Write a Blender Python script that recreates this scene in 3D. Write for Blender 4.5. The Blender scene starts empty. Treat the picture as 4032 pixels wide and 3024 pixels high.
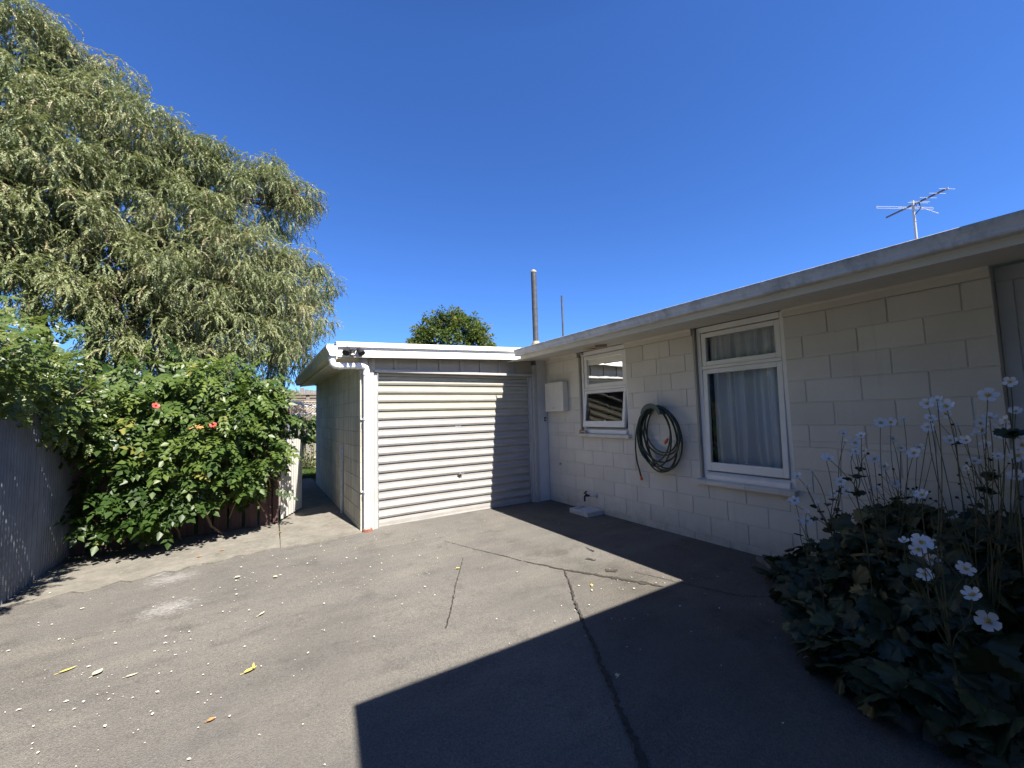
import bpy, math, random
import numpy as np
from mathutils import Vector, Matrix

S = bpy.context.scene
COL = S.collection
R = math.radians

# ------------------------------------------------------------------ camera
yaw, pitch, roll = 0.555855, 0.0710719, -0.0290166
fw = Vector((math.sin(yaw) * math.cos(pitch), math.cos(yaw) * math.cos(pitch), math.sin(pitch)))
rt = Vector((math.cos(yaw), -math.sin(yaw), 0))
up = rt.cross(fw)
rt2 = math.cos(roll) * rt + math.sin(roll) * up
up2 = -math.sin(roll) * rt + math.cos(roll) * up
cam = bpy.data.cameras.new('camera')
cam.sensor_width = 36
cam.lens = 36 * 1617.8 / 4032
cam.clip_start = 0.05
cam.clip_end = 3000
camo = bpy.data.objects.new('camera', cam)
COL.objects.link(camo)
camo.matrix_world = Matrix(((rt2.x, up2.x, -fw.x, -4.1726), (rt2.y, up2.y, -fw.y, -5.6154), (rt2.z, up2.z, -fw.z, 1.4497), (0, 0, 0, 1)))
S.camera = camo

# ------------------------------------------------------------------ sky, sun, exposure
TOSUN = Vector((0.089, -0.73, 1.0)).normalized()
w = bpy.data.worlds.new('World')
S.world = w
w.use_nodes = True
nt = w.node_tree
sky = nt.nodes.new('ShaderNodeTexSky')
sky.sky_type = 'NISHITA'
sky.sun_disc = False
sky.sun_elevation = math.asin(TOSUN.z)
sky.sun_rotation = math.atan2(TOSUN.x, TOSUN.y)
sky.altitude = 300
sky.air_density = 1.0
sky.dust_density = 0.0
sky.ozone_density = 3.0
bg = nt.nodes['Background']
bg.inputs['Strength'].default_value = 0.05
deep = nt.nodes.new('ShaderNodeMix')     # clear, deep southern blue
deep.data_type = 'RGBA'
deep.blend_type = 'MULTIPLY'
deep.inputs['Factor'].default_value = 1
deep.inputs['B'].default_value = (0.53, 0.90, 1.55, 1)
nt.links.new(sky.outputs[0], deep.inputs['A'])
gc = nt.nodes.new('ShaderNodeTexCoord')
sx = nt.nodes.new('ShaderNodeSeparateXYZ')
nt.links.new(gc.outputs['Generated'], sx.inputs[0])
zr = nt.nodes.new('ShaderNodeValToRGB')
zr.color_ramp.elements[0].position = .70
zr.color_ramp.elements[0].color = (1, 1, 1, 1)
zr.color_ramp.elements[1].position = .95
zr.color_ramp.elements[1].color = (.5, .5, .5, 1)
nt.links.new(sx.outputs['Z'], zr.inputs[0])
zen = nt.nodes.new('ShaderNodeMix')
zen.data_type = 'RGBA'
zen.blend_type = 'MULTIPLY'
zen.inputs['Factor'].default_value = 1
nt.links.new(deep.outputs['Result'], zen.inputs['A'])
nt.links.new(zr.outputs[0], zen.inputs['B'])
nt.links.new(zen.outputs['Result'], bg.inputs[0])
sun = bpy.data.lights.new('sun', 'SUN')
sun.energy = 5.0
sun.angle = R(0.5)
sun.color = (1.0, 0.94, 0.85)
suno = bpy.data.objects.new('sun', sun)
COL.objects.link(suno)
suno.rotation_euler = (-TOSUN).to_track_quat('-Z', 'Y').to_euler()
suno.location = TOSUN * 30
S.view_settings.view_transform = 'Standard'
S.view_settings.look = 'None'
S.view_settings.exposure = 1.45
S.view_settings.gamma = 1
S.render.engine = 'CYCLES'
S.cycles.max_bounces = 8
S.cycles.transparent_max_bounces = 12


# ------------------------------------------------------------------ materials
class NT:
    def __init__(s, name):
        s.m = bpy.data.materials.new(name)
        s.m.use_nodes = True
        s.t = s.m.node_tree
        s.b = s.t.nodes['Principled BSDF']
        s.co = s.n('ShaderNodeTexCoord').outputs['Object']

    def n(s, t, **k):
        x = s.t.nodes.new(t)
        for a, b in k.items():
            setattr(x, a, b)
        return x

    def l(s, a, b):
        s.t.links.new(a, b)

    def noise(s, scale, detail=4, rough=.55, vec=None, stretch=None):
        x = s.n('ShaderNodeTexNoise')
        x.inputs['Scale'].default_value = scale
        x.inputs['Detail'].default_value = detail
        x.inputs['Roughness'].default_value = rough
        v = vec or s.co
        if stretch:
            mp = s.n('ShaderNodeMapping')
            mp.inputs['Scale'].default_value = stretch
            s.l(v, mp.inputs['Vector'])
            v = mp.outputs[0]
        s.l(v, x.inputs['Vector'])
        return x.outputs['Fac']

    def ramp(s, fac, stops):
        r = s.n('ShaderNodeValToRGB')
        e = r.color_ramp.elements
        while len(e) < len(stops):
            e.new(.5)
        for q, (p, c) in zip(e, stops):
            q.position = p
            q.color = tuple(c) + (1,) if len(c) == 3 else c
        s.l(fac, r.inputs[0])
        return r.outputs[0]

    def mix(s, fac, a, b, mode='MIX'):
        x = s.n('ShaderNodeMix', data_type='RGBA', blend_type=mode)
        for sock, v in ((x.inputs['Factor'], fac), (x.inputs['A'], a), (x.inputs['B'], b)):
            if isinstance(v, (int, float)):
                sock.default_value = v
            elif isinstance(v, tuple):
                sock.default_value = v + (1,)
            else:
                s.l(v, sock)
        return x.outputs['Result']

    def math(s, op, a, b=None, c=None, clamp=False):
        x = s.n('ShaderNodeMath', operation=op, use_clamp=clamp)
        for i, v in enumerate((a, b, c)):
            if v is None:
                continue
            if isinstance(v, (int, float)):
                x.inputs[i].default_value = v
            else:
                s.l(v, x.inputs[i])
        return x.outputs[0]

    def bump(s, h, strength=.5, dist=.01):
        x = s.n('ShaderNodeBump')
        x.inputs['Strength'].default_value = strength
        x.inputs['Distance'].default_value = dist
        s.l(h, x.inputs['Height'])
        s.l(x.outputs[0], s.b.inputs['Normal'])

    def set(s, col=None, rough=None, metal=None, spec=None):
        for k, v in (('Base Color', col), ('Roughness', rough), ('Metallic', metal), ('Specular IOR Level', spec)):
            if v is None:
                continue
            if isinstance(v, tuple):
                s.b.inputs[k].default_value = v + (1,)
            elif isinstance(v, (int, float)):
                s.b.inputs[k].default_value = v
            else:
                s.l(v, s.b.inputs[k])
        return s


def plain(name, col, rough=.5, metal=0., var=.12, nscale=18, bump=0., bscale=120, spec=.4):
    k = NT(name)
    f = k.noise(nscale, 5)
    lo = tuple(c * (1 - var) for c in col)
    hi = tuple(min(1, c * (1 + var)) for c in col)
    k.set(k.ramp(f, [(.3, lo), (.7, hi)]), rough, metal, spec)
    if bump:
        k.bump(k.noise(bscale, 3), bump, .004)
    return k.m


M = {}
# painted concrete block
k = NT('painted_block')
f1 = k.noise(2.2, 5)
f2 = k.noise(90, 3)
c = k.ramp(f1, [(.3, (.585, .555, .495)), (.7, (.66, .63, .57))])
c = k.mix(k.math('MULTIPLY', k.noise(9, 6, .7, stretch=(1, 1, .25)), .12), c, (.40, .38, .33))
zs_ = k.n('ShaderNodeSeparateXYZ')
k.l(k.co, zs_.inputs[0])
isl = k.n('ShaderNodeNewGeometry').outputs['Random Per Island']
c = k.mix(1.0, c, k.ramp(isl, [(0, (.94, .938, .93)), (1, (1.04, 1.04, 1.04))]), 'MULTIPLY')
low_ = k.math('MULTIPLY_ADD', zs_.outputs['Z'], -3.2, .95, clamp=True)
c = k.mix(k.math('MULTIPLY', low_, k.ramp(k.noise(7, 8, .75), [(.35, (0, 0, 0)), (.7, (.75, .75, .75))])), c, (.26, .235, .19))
c = k.mix(k.ramp(k.noise(5, 7, .75, stretch=(1, 2.2, .16)), [(.56, (0, 0, 0)), (.74, (.35, .35, .35))]), c, (.33, .31, .26))
k.set(c, .75, 0, .25)
k.bump(k.math('ADD', f2, k.math('MULTIPLY', k.noise(320, 2), .7)), .55, .003)
M['block'] = k.m
# garage side wall : a touch greyer with mould streaks
k = NT('weathered_block')
c = k.ramp(k.noise(3, 5), [(.3, (.50, .475, .405)), (.7, (.60, .57, .49))])
isl = k.n('ShaderNodeNewGeometry').outputs['Random Per Island']
c = k.mix(1.0, c, k.ramp(isl, [(0, (.90, .895, .88)), (1, (1.05, 1.05, 1.05))]), 'MULTIPLY')
st = k.noise(5, 6, .7, stretch=(1, 1.6, .12))
c = k.mix(k.ramp(st, [(.45, (0, 0, 0)), (.72, (.55, .55, .55))]), c, (.20, .19, .15))
k.set(c, .8, 0, .25)
k.bump(k.math('ADD', k.noise(90, 3), k.math('MULTIPLY', k.noise(320, 2), .7)), .5, .003)
M['block_old'] = k.m
M['white'] = plain('white_paint', (.74, .735, .71), .38, var=.05, nscale=6, bump=.12, bscale=60)
M['cream'] = plain('cream_paint', (.66, .63, .56), .45, var=.06, nscale=5, bump=.12, bscale=60)
M['trim_grey'] = plain('grey_trim_paint', (.55, .55, .55), .45, var=.06, nscale=5, bump=.1)
M['panel_grey'] = plain('panel_paint', (.34, .315, .275), .6, var=.08, nscale=7, bump=.15)
M['soffit'] = plain('soffit_paint', (.58, .545, .47), .6, var=.06, nscale=3, bump=.1)
M['pvc'] = plain('white_pvc', (.80, .80, .81), .3, var=.03)
M['black_plastic'] = plain('black_plastic', (.016, .016, .018), .55, var=.2, spec=.25)
M['dark'] = plain('dark_interior', (.02, .02, .02), .9)
M['grey_plastic'] = plain('grey_plastic', (.42, .42, .40), .5)
M['brass'] = plain('brass', (.35, .27, .14), .4, .9)
M['terracotta'] = plain('terracotta', (.22, .085, .055), .85, var=.3, nscale=30, bump=.3)
M['concrete'] = plain('gully_concrete', (.50, .49, .46), .9, var=.2, nscale=25, bump=.4)
M['galv'] = plain('galvanised', (.55, .56, .57), .4, .8, var=.15, nscale=25)
M['flue'] = plain('flue_metal', (.065, .068, .075), .55, .25, var=.25, nscale=12)
M['alu'] = plain('aerial_aluminium', (.36, .38, .42), .5, .3, var=.05)
M['boom'] = plain('aerial_boom', (.045, .05, .08), .5, .4, var=.1)
M['tan_wood'] = plain('tan_wood', (.50, .30, .15), .6, var=.25, nscale=60)
M['orange'] = plain('orange_plastic', (.62, .12, .05), .4, var=.1)
M['steel'] = plain('bright_steel', (.7, .7, .68), .22, .9, var=.1)
M['sticker'] = plain('sticker', (.78, .82, .85), .4, var=.03)
M['roofing'] = plain('roof_sheet', (.56, .57, .58), .4, .3, var=.12, nscale=5)
M['curtain_dark'] = plain('curtain', (.20, .23, .30), .9)
# gutter with lichen grime along the upper lip
k = NT('grimy_gutter')
z = k.n('ShaderNodeSeparateXYZ')
k.l(k.co, z.inputs[0])
g = k.noise(6, 6, .7, stretch=(1, 1, 1))
zz = k.math('MULTIPLY_ADD', z.outputs['Z'], 14, -33.0, clamp=True)   # 0 at 2.357, 1 at 2.43
fac = k.math('MULTIPLY', k.ramp(k.noise(11, 8, .75), [(.38, (0, 0, 0)), (.62, (1, 1, 1))]), zz)
c = k.mix(fac, k.ramp(g, [(.3, (.50, .50, .50)), (.7, (.64, .64, .64))]), (.10, .095, .08))
c = k.mix(k.ramp(k.noise(9, 8, .75, stretch=(1, .8, .5)), [(.50, (0, 0, 0)), (.72, (.62, .62, .62))]), c, (.16, .155, .13))
k.set(c, .55, 0, .3)
M['gutter'] = k.m
k = NT('side_gutter')
c = k.mix(k.ramp(k.noise(7, 7, .7), [(.4, (0, 0, 0)), (.7, (.6, .6, .6))]), (.50, .48, .42), (.22, .21, .16))
k.set(c, .5)
M['gutter_side'] = k.m
# barge with rust drips
k = NT('rust_stained_white')
st = k.noise(7, 5, .7, stretch=(1.6, 1, .15))
c = k.mix(k.ramp(st, [(.63, (0, 0, 0)), (.78, (.5, .5, .5))]), (.80, .78, .72), (.50, .25, .09))
k.set(c, .4)
M['barge'] = k.m
# roller door : cream, yellower on the upper slats, grey dust lower down
k = NT('roller_door_paint')
z = k.n('ShaderNodeSeparateXYZ')
k.l(k.co, z.inputs[0])
up_ = k.math('MULTIPLY_ADD', z.outputs['Z'], 30, -42.6, clamp=True)
n1 = k.noise(4, 6, .65, stretch=(1, 1, 3))
low = k.ramp(n1, [(.3, (.40, .385, .375)), (.7, (.50, .485, .475))])
hi = k.ramp(n1, [(.3, (.48, .46, .385)), (.7, (.56, .54, .46))])
c = k.mix(up_, low, hi)
c = k.mix(k.ramp(k.noise(30, 7, .8), [(.62, (0, 0, 0)), (.75, (.5, .5, .5))]), c, (.30, .28, .25))
c = k.mix(k.ramp(k.noise(6, 7, .75, stretch=(.7, 1, 6)), [(.5, (0, 0, 0)), (.72, (.5, .5, .5))]), c, (.34, .315, .28))
c = k.mix(1.0, c, (.73, .725, .705), 'MULTIPLY')
k.set(c, .42, 0, .35)
k.bump(k.noise(9, 3, .5, stretch=(1, 1, 2)), .25, .006)
M['door'] = k.m
# left metal fence and gate
M['fence_metal'] = plain('grey_steel_fence', (.14, .158, .18), .42, .1, var=.18, nscale=5)
M['gate_metal'] = plain('pale_gate_steel', (.46, .445, .41), .45, .0, var=.08, nscale=6)
k = NT('dark_stained_paling')
c = k.ramp(k.noise(3, 7, .7, stretch=(9, 9, .7)), [(.3, (.045, .024, .021)), (.7, (.115, .062, .053))])
k.set(c, .85)
k.bump(k.noise(10, 6, .7, stretch=(9, 9, .5)), .5, .006)
M['paling'] = k.m
k = NT('silvered_paling')
c = k.ramp(k.noise(3, 7, .7, stretch=(9, 9, .7)), [(.3, (.14, .123, .105)), (.7, (.27, .24, .21))])
k.set(c, .85)
M['old_paling'] = k.m
M['lattice'] = plain('lattice_wood', (.36, .31, .25), .8, var=.2, nscale=12)
k = NT('bark')
c = k.ramp(k.noise(6, 8, .7, stretch=(3, 3, .6)), [(.3, (.035, .026, .02)), (.7, (.12, .095, .075))])
k.set(c, .9)
k.bump(k.noise(12, 6, .7, stretch=(3, 3, .5)), .8, .02)
M['bark'] = k.m
M['twig'] = plain('vine_stem', (.20, .14, .08), .8, var=.3)
M['stem'] = plain('anemone_stem', (.075, .075, .035), .6, var=.25, nscale=40)
M['soil'] = plain('bed_soil', (.045, .034, .025), .95, var=.5, nscale=30, bump=.9, bscale=50)
M['bed_kerb'] = plain('bed_kerb_concrete', (.15, .145, .135), .9, var=.3, nscale=18, bump=.5, bscale=60)


def leafmat(name, stops, rough=.42, trans=.3, tcol=(.25, .36, .05), spec=.5, g=.72):
    k = NT(name)
    stops = [(p_, tuple(v * g for v in c_)) for p_, c_ in stops]
    tcol = tuple(v * g for v in tcol)
    a = k.n('ShaderNodeAttribute')
    a.attribute_name = 'tint'
    c = k.ramp(a.outputs['Fac'], stops)
    k.set(c, rough, 0, spec)
    tr = k.n('ShaderNodeBsdfTranslucent')
    k.l(k.mix(.55, c, tcol), tr.inputs['Color'])
    mx = k.n('ShaderNodeMixShader')
    mx.inputs[0].default_value = trans
    k.l(k.b.outputs[0], mx.inputs[1])
    k.l(tr.outputs[0], mx.inputs[2])
    k.l(mx.outputs[0], k.t.nodes['Material Output'].inputs['Surface'])
    return k.m


M['willow'] = leafmat('drooping_tree_leaves', [(0, (.10, .125, .045)), (.35, (.225, .27, .115)), (.7, (.355, .39, .18)), (1, (.40, .34, .19))], .5, .3, (.30, .34, .08))
M['creeper'] = leafmat('creeper_leaves', [(0, (.020, .050, .012)), (.35, (.070, .125, .028)), (.75, (.175, .235, .05)), (1, (.33, .30, .08))], .42, .28, (.22, .36, .04), .35)
M['bush'] = leafmat('light_bush_leaves', [(0, (.06, .105, .022)), (.5, (.115, .175, .04)), (1, (.22, .26, .07))], .4, .32, (.3, .42, .06))
M['round'] = leafmat('round_tree_leaves', [(0, (.03, .06, .012)), (.45, (.075, .115, .02)), (.8, (.16, .175, .03)), (1, (.26, .21, .045))], .5, .25, (.25, .36, .05), .25)
M['grape'] = leafmat('grapevine_leaves', [(0, (.05, .10, .02)), (1, (.14, .20, .05))], .45, .25)
M['pale_plant'] = leafmat('pale_plant_leaves', [(0, (.16, .20, .06)), (1, (.42, .40, .20))], .5, .25)
M['anemone'] = leafmat('anemone_leaves', [(0, (.022, .034, .016)), (.5, (.046, .066, .030)), (.88, (.080, .105, .042)), (.95, (.13, .12, .05)), (1, (.24, .21, .08))], .5, .12, (.1, .16, .03), .5, .80)
M['grass'] = leafmat('grass_blades', [(0, (.05, .10, .015)), (1, (.14, .21, .04))], .5, .2)
M['petal'] = leafmat('white_petals', [(0, (.72, .72, .76)), (1, (.85, .85, .86))], .5, .25, (.8, .8, .8), .3, 1)
M['flower_eye'] = plain('flower_eye', (.55, .36, .06), .8, var=.3, nscale=90)
M['bud'] = plain('flower_buds', (.035, .033, .018), .7)
M['red_petal'] = plain('coral_red_petal', (.60, .10, .085), .5, var=.2, nscale=30)
M['yellow_leaf'] = plain('yellow_leaf', (.52, .42, .11), .6, var=.2, nscale=50)
M['orange_leaf'] = plain('orange_leaf', (.36, .17, .06), .6, var=.3, nscale=50)
M['pale_leaf'] = plain('pale_dry_leaf', (.50, .46, .31), .6, var=.2, nscale=50)
M['petals_litter'] = plain('dropped_petals', (.62, .60, .50), .6, var=.15, nscale=3)

# glass : clear, reflecting by fresnel
k = NT('window_glass')
fr = k.n('ShaderNodeFresnel')
fr.inputs['IOR'].default_value = 1.5
gl = k.n('ShaderNodeBsdfGlossy')
gl.inputs['Roughness'].default_value = 0.0
gl.inputs['Color'].default_value = (.95, .97, .96, 1)
tp = k.n('ShaderNodeBsdfTransparent')
tp.inputs['Color'].default_value = (.97, .98, .975, 1)
mx = k.n('ShaderNodeMixShader')
k.l(k.math('MULTIPLY_ADD', fr.outputs[0], 1.0, .0, clamp=True), mx.inputs[0])
k.l(tp.outputs[0], mx.inputs[1])
k.l(gl.outputs[0], mx.inputs[2])
wv = k.n('ShaderNodeBump')
wv.inputs['Strength'].default_value = .06
wv.inputs['Distance'].default_value = .01
k.l(k.noise(5, 2), wv.inputs['Height'])
k.l(wv.outputs[0], gl.inputs['Normal'])
k.l(mx.outputs[0], k.t.nodes['Material Output'].inputs['Surface'])
M['glass'] = k.m
# net curtain : thin white cloth, part see-through
k = NT('net_curtain')
k.set((.90, .90, .91), .9, 0, .1)
tl = k.n('ShaderNodeBsdfTranslucent')
tl.inputs['Color'].default_value = (.8, .82, .88, 1)
tp = k.n('ShaderNodeBsdfTransparent')
m1 = k.n('ShaderNodeMixShader')
m1.inputs[0].default_value = .12
k.l(k.b.outputs[0], m1.inputs[1])
k.l(tl.outputs[0], m1.inputs[2])
m2 = k.n('ShaderNodeMixShader')
m2.inputs[0].default_value = .02
k.l(m1.outputs[0], m2.inputs[1])
k.l(tp.outputs[0], m2.inputs[2])
k.l(m2.outputs[0], k.t.nodes['Material Output'].inputs['Surface'])
M['net'] = k.m
# hose
k = NT('green_hose')
k.set(k.ramp(k.noise(14, 3), [(.3, (.005, .020, .016)), (.7, (.012, .038, .031))]), .35, 0, .5)
M['hose'] = k.m
M['hanger'] = plain('green_hanger', (.045, .085, .075), .45, var=.1)

# driveway : worn asphalt with exposed chip, tan wear, oil and wash marks
k = NT('worn_asphalt')
chip = k.n('ShaderNodeTexVoronoi')
chip.inputs['Scale'].default_value = 140
k.l(k.co, chip.inputs['Vector'])
fine = k.noise(260, 2, .6)
base = k.ramp(k.noise(.9, 7, .62, stretch=(1, 1.5, 1)), [(.25, (.125, .119, .109)), (.5, (.172, .163, .150)), (.75, (.212, .20, .181))])
stk = k.noise(1.6, 8, .7, stretch=(.55, 2.6, 1))
c = k.mix(k.ramp(stk, [(.42, (0, 0, 0)), (.68, (.6, .6, .6))]), base, (.24, .22, .19))
blot = k.noise(3.1, 8, .72)
c = k.mix(k.ramp(blot, [(.53, (0, 0, 0)), (.70, (.65, .65, .65))]), c, (.085, .082, .078))
sp = k.ramp(chip.outputs['Color'], [(0, (.45, .45, .45)), (.5, (1, 1, 1)), (1, (1.0, 1.0, 1.0))])
spk = k.ramp(fine, [(.30, (.50, .50, .50)), (.5, (1, 1, 1)), (.70, (1.6, 1.56, 1.5))])
c = k.mix(.75, c, spk, 'MULTIPLY')
c = k.mix(.45, c, sp, 'MULTIPLY')
mid_ = k.ramp(k.noise(75, 4, .75), [(.34, (.62, .62, .63)), (.5, (1, 1, 1)), (.68, (1.35, 1.32, 1.27))])
c = k.mix(.6, c, mid_, 'MULTIPLY')
sep = k.n('ShaderNodeSeparateXYZ')
k.l(k.co, sep.inputs[0])
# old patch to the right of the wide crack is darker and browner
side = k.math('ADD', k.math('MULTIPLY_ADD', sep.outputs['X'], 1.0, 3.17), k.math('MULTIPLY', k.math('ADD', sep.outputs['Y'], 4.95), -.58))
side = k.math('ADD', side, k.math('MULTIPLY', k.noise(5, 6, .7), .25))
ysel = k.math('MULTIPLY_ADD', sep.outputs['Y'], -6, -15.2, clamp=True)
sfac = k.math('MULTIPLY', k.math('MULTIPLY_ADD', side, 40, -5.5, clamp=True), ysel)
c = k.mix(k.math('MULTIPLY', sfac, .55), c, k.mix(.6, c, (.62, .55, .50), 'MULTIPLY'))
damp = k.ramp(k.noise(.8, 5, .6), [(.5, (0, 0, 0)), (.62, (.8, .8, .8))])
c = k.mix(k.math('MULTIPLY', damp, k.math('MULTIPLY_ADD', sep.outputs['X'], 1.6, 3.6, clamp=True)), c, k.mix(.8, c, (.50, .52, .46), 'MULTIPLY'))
# chalky scuffs where something was once ground into the surface
for cx, cy, rr in ((-4.83, -.52, .36), (-4.74, -1.30, .36), (-4.98, -.30, .22), (-2.9, -.55, .0)):
    if rr == 0:
        continue
    dx = k.math('MULTIPLY', k.math('ADD', sep.outputs['X'], -cx), .8)
    dy = k.math('ADD', sep.outputs['Y'], -cy)
    dd = k.math('SQRT', k.math('ADD', k.math('MULTIPLY', dx, dx), k.math('MULTIPLY', dy, dy)))
    fall = k.math('MULTIPLY_ADD', dd, -1 / rr, 1.0, clamp=True)
    nz = k.noise(34, 6, .8, stretch=(.5, 1.6, 1))
    fc = k.math('MULTIPLY_ADD', k.math('ADD', nz, k.math('MULTIPLY', fall, .35)), 26, -19.2, clamp=True)
    c = k.mix(k.math('MULTIPLY', k.math('MULTIPLY', fc, .45), k.math('MULTIPLY', fall, 3, clamp=True)), c, (.50, .49, .47))
c = k.mix(k.ramp(k.noise(.55, 4, .6), [(.40, (0, 0, 0)), (.66, (.5, .5, .5))]), c, (.115, .112, .106))
c = k.mix(1.0, c, (.80, .80, .80), 'MULTIPLY')
k.set(c, .88, 0, .22)
k.bump(k.math('ADD', k.math('MULTIPLY', chip.outputs['Distance'], 1.2), fine), .75, .004)
M['asphalt'] = k.m
k = NT('old_concrete_path')
c = k.ramp(k.noise(2.4, 8, .7), [(.3, (.175, .163, .142)), (.7, (.30, .28, .245))])
c = k.mix(k.ramp(k.noise(11, 8, .8), [(.48, (0, 0, 0)), (.68, (.6, .6, .6))]), c, (.36, .34, .305))
c = k.mix(k.ramp(k.noise(5, 8, .7), [(.54, (0, 0, 0)), (.70, (.6, .6, .6))]), c, (.115, .108, .08))
c = k.mix(k.ramp(k.noise(38, 6, .8), [(.50, (0, 0, 0)), (.70, (.4, .4, .4))]), c, (.14, .13, .115))
c = k.mix(.6, c, k.ramp(k.noise(240, 2), [(.35, (.65, .65, .65)), (.65, (1.25, 1.25, 1.25))]), 'MULTIPLY')
c = k.mix(1.0, c, (.74, .735, .72), 'MULTIPLY')
k.set(c, .9, 0, .2)
k.bump(k.math('ADD', k.noise(60, 6, .7), k.noise(220, 2)), .6, .004)
M['path'] = k.m
k = NT('moss_filled_crack')
k.set(k.ramp(k.noise(45, 6, .7), [(.35, (.024, .022, .018)), (.7, (.055, .050, .041))]), .95)
k.bump(k.noise(90, 4), .6, .006)
M['crack'] = k.m
k = NT('lawn_soil')
k.set(k.ramp(k.noise(4, 8, .7), [(.3, (.036, .062, .013)), (.7, (.08, .117, .03))]), .9)
k.bump(k.noise(60, 5), .8, .02)
M['lawn'] = k.m


# ------------------------------------------------------------------ mesh helpers
class MB:
    def __init__(s):
        s.v, s.f, s.mi = [], [], []

    def add(s, vs, fs, mi=0):
        o = len(s.v)
        s.v += [tuple(p) for p in vs]
        s.f += [tuple(o + i for i in f) for f in fs]
        s.mi += [mi] * len(fs)

    def box(s, a, b, mi=0, bev=0):
        x0, y0, z0 = (min(a[i], b[i]) for i in range(3))
        x1, y1, z1 = (max(a[i], b[i]) for i in range(3))
        if bev <= 0:
            s.add([(x0, y0, z0), (x1, y0, z0), (x1, y1, z0), (x0, y1, z0), (x0, y0, z1), (x1, y0, z1), (x1, y1, z1), (x0, y1, z1)],
                  [(0, 3, 2, 1), (4, 5, 6, 7), (0, 1, 5, 4), (1, 2, 6, 5), (2, 3, 7, 6), (3, 0, 4, 7)], mi)
            return
        e = bev
        # chamfered box : 24 verts
        vs = []
        ix = {}
        for sx in (0, 1):
            for sy in (0, 1):
                for sz in (0, 1):
                    X, Y, Z = (x0, x1)[sx], (y0, y1)[sy], (z0, z1)[sz]
                    dx, dy, dz = (e, -e)[sx], (e, -e)[sy], (e, -e)[sz]
                    for ax, p in (('x', (X, Y + dy, Z + dz)), ('y', (X + dx, Y, Z + dz)), ('z', (X + dx, Y + dy, Z))):
                        ix[(sx, sy, sz, ax)] = len(vs)
                        vs.append(p)
        g = lambda *q: ix[q]
        fs = []
        for q in (0, 1):
            fs.append((g(q, 0, 0, 'x'), g(q, 1, 0, 'x'), g(q, 1, 1, 'x'), g(q, 0, 1, 'x')))
            fs.append((g(0, q, 0, 'y'), g(1, q, 0, 'y'), g(1, q, 1, 'y'), g(0, q, 1, 'y')))
            fs.append((g(0, 0, q, 'z'), g(1, 0, q, 'z'), g(1, 1, q, 'z'), g(0, 1, q, 'z')))
            for r in (0, 1):
                fs.append((g(q, r, 0, 'x'), g(q, r, 1, 'x'), g(q, r, 1, 'y'), g(q, r, 0, 'y')))
                fs.append((g(q, 0, r, 'x'), g(q, 1, r, 'x'), g(q, 1, r, 'z'), g(q, 0, r, 'z')))
                fs.append((g(0, q, r, 'y'), g(1, q, r, 'y'), g(1, q, r, 'z'), g(0, q, r, 'z')))
                for t in (0, 1):
                    fs.append((g(q, r, t, 'x'), g(q, r, t, 'y'), g(q, r, t, 'z')))
        s.add(vs, fs, mi)

    def prism(s, poly, axis, a, b, mi=0, caps=True):
        """extrude a closed 2D polygon along an axis; poly given in the other two axes in order"""
        def P(p, t):
            if axis == 0: return (t, p[0], p[1])
            if axis == 1: return (p[0], t, p[1])
            return (p[0], p[1], t)
        n = len(poly)
        vs = [P(p, a) for p in poly] + [P(p, b) for p in poly]
        fs = [(i, (i + 1) % n, n + (i + 1) % n, n + i) for i in range(n)]
        if caps:
            fs += [tuple(range(n))[::-1], tuple(range(n, 2 * n))]
        s.add(vs, fs, mi)

    def tube(s, pts, r, n=8, mi=0, caps=True):
        pts = [Vector(p) for p in pts]
        rs = r if isinstance(r, (list, tuple)) else [r] * len(pts)
        ref = None
        rings = []
        for i, p in enumerate(pts):
            d = (pts[min(i + 1, len(pts) - 1)] - pts[max(i - 1, 0)])
            d = d.normalized() if d.length > 1e-9 else Vector((0, 0, 1))
            if ref is None:
                ref = Vector((0, 0, 1)) if abs(d.z) < .9 else Vector((1, 0, 0))
            u = (ref - d * ref.dot(d))
            u = u.normalized() if u.length > 1e-6 else d.orthogonal().normalized()
            ref = u
            v = d.cross(u)
            rings.append([p + rs[i] * (math.cos(2 * math.pi * j / n) * u + math.sin(2 * math.pi * j / n) * v) for j in range(n)])
        vs = [q for rg in rings for q in rg]
        fs = [(i * n + j, i * n + (j + 1) % n, (i + 1) * n + (j + 1) % n, (i + 1) * n + j) for i in range(len(pts) - 1) for j in range(n)]
        if caps:
            fs += [tuple(range(n))[::-1], tuple(range((len(pts) - 1) * n, len(pts) * n))]
        s.add(vs, fs, mi)

    def ell(s, c, r, nu=12, nv=8, mi=0, squash=(1, 1, 1)):
        vs, fs = [], []
        for i in range(nv + 1):
            t = math.pi * i / nv
            for j in range(nu):
                p = 2 * math.pi * j / nu
                vs.append((c[0] + r * squash[0] * math.sin(t) * math.cos(p), c[1] + r * squash[1] * math.sin(t) * math.sin(p), c[2] + r * squash[2] * math.cos(t)))
        for i in range(nv):
            for j in range(nu):
                fs.append((i * nu + j, (i + 1) * nu + j, (i + 1) * nu + (j + 1) % nu, i * nu + (j + 1) % nu))
        s.add(vs, fs, mi)

    def build(s, name, mats, parent=None, smooth=False):
        me = bpy.data.meshes.new(name)
        me.from_pydata(s.v, [], s.f)
        for m in (mats if isinstance(mats, (list, tuple)) else [mats]):
            me.materials.append(m)
        me.polygons.foreach_set('material_index', s.mi)
        if smooth:
            me.polygons.foreach_set('use_smooth', [True] * len(s.f))
        me.update()
        import bmesh
        bm = bmesh.new()
        bm.from_mesh(me)
        bmesh.ops.recalc_face_normals(bm, faces=bm.faces)
        bm.to_mesh(me)
        bm.free()
        if smooth:
            try:
                me.set_sharp_from_angle(angle=R(40))
            except Exception:
                pass
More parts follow.
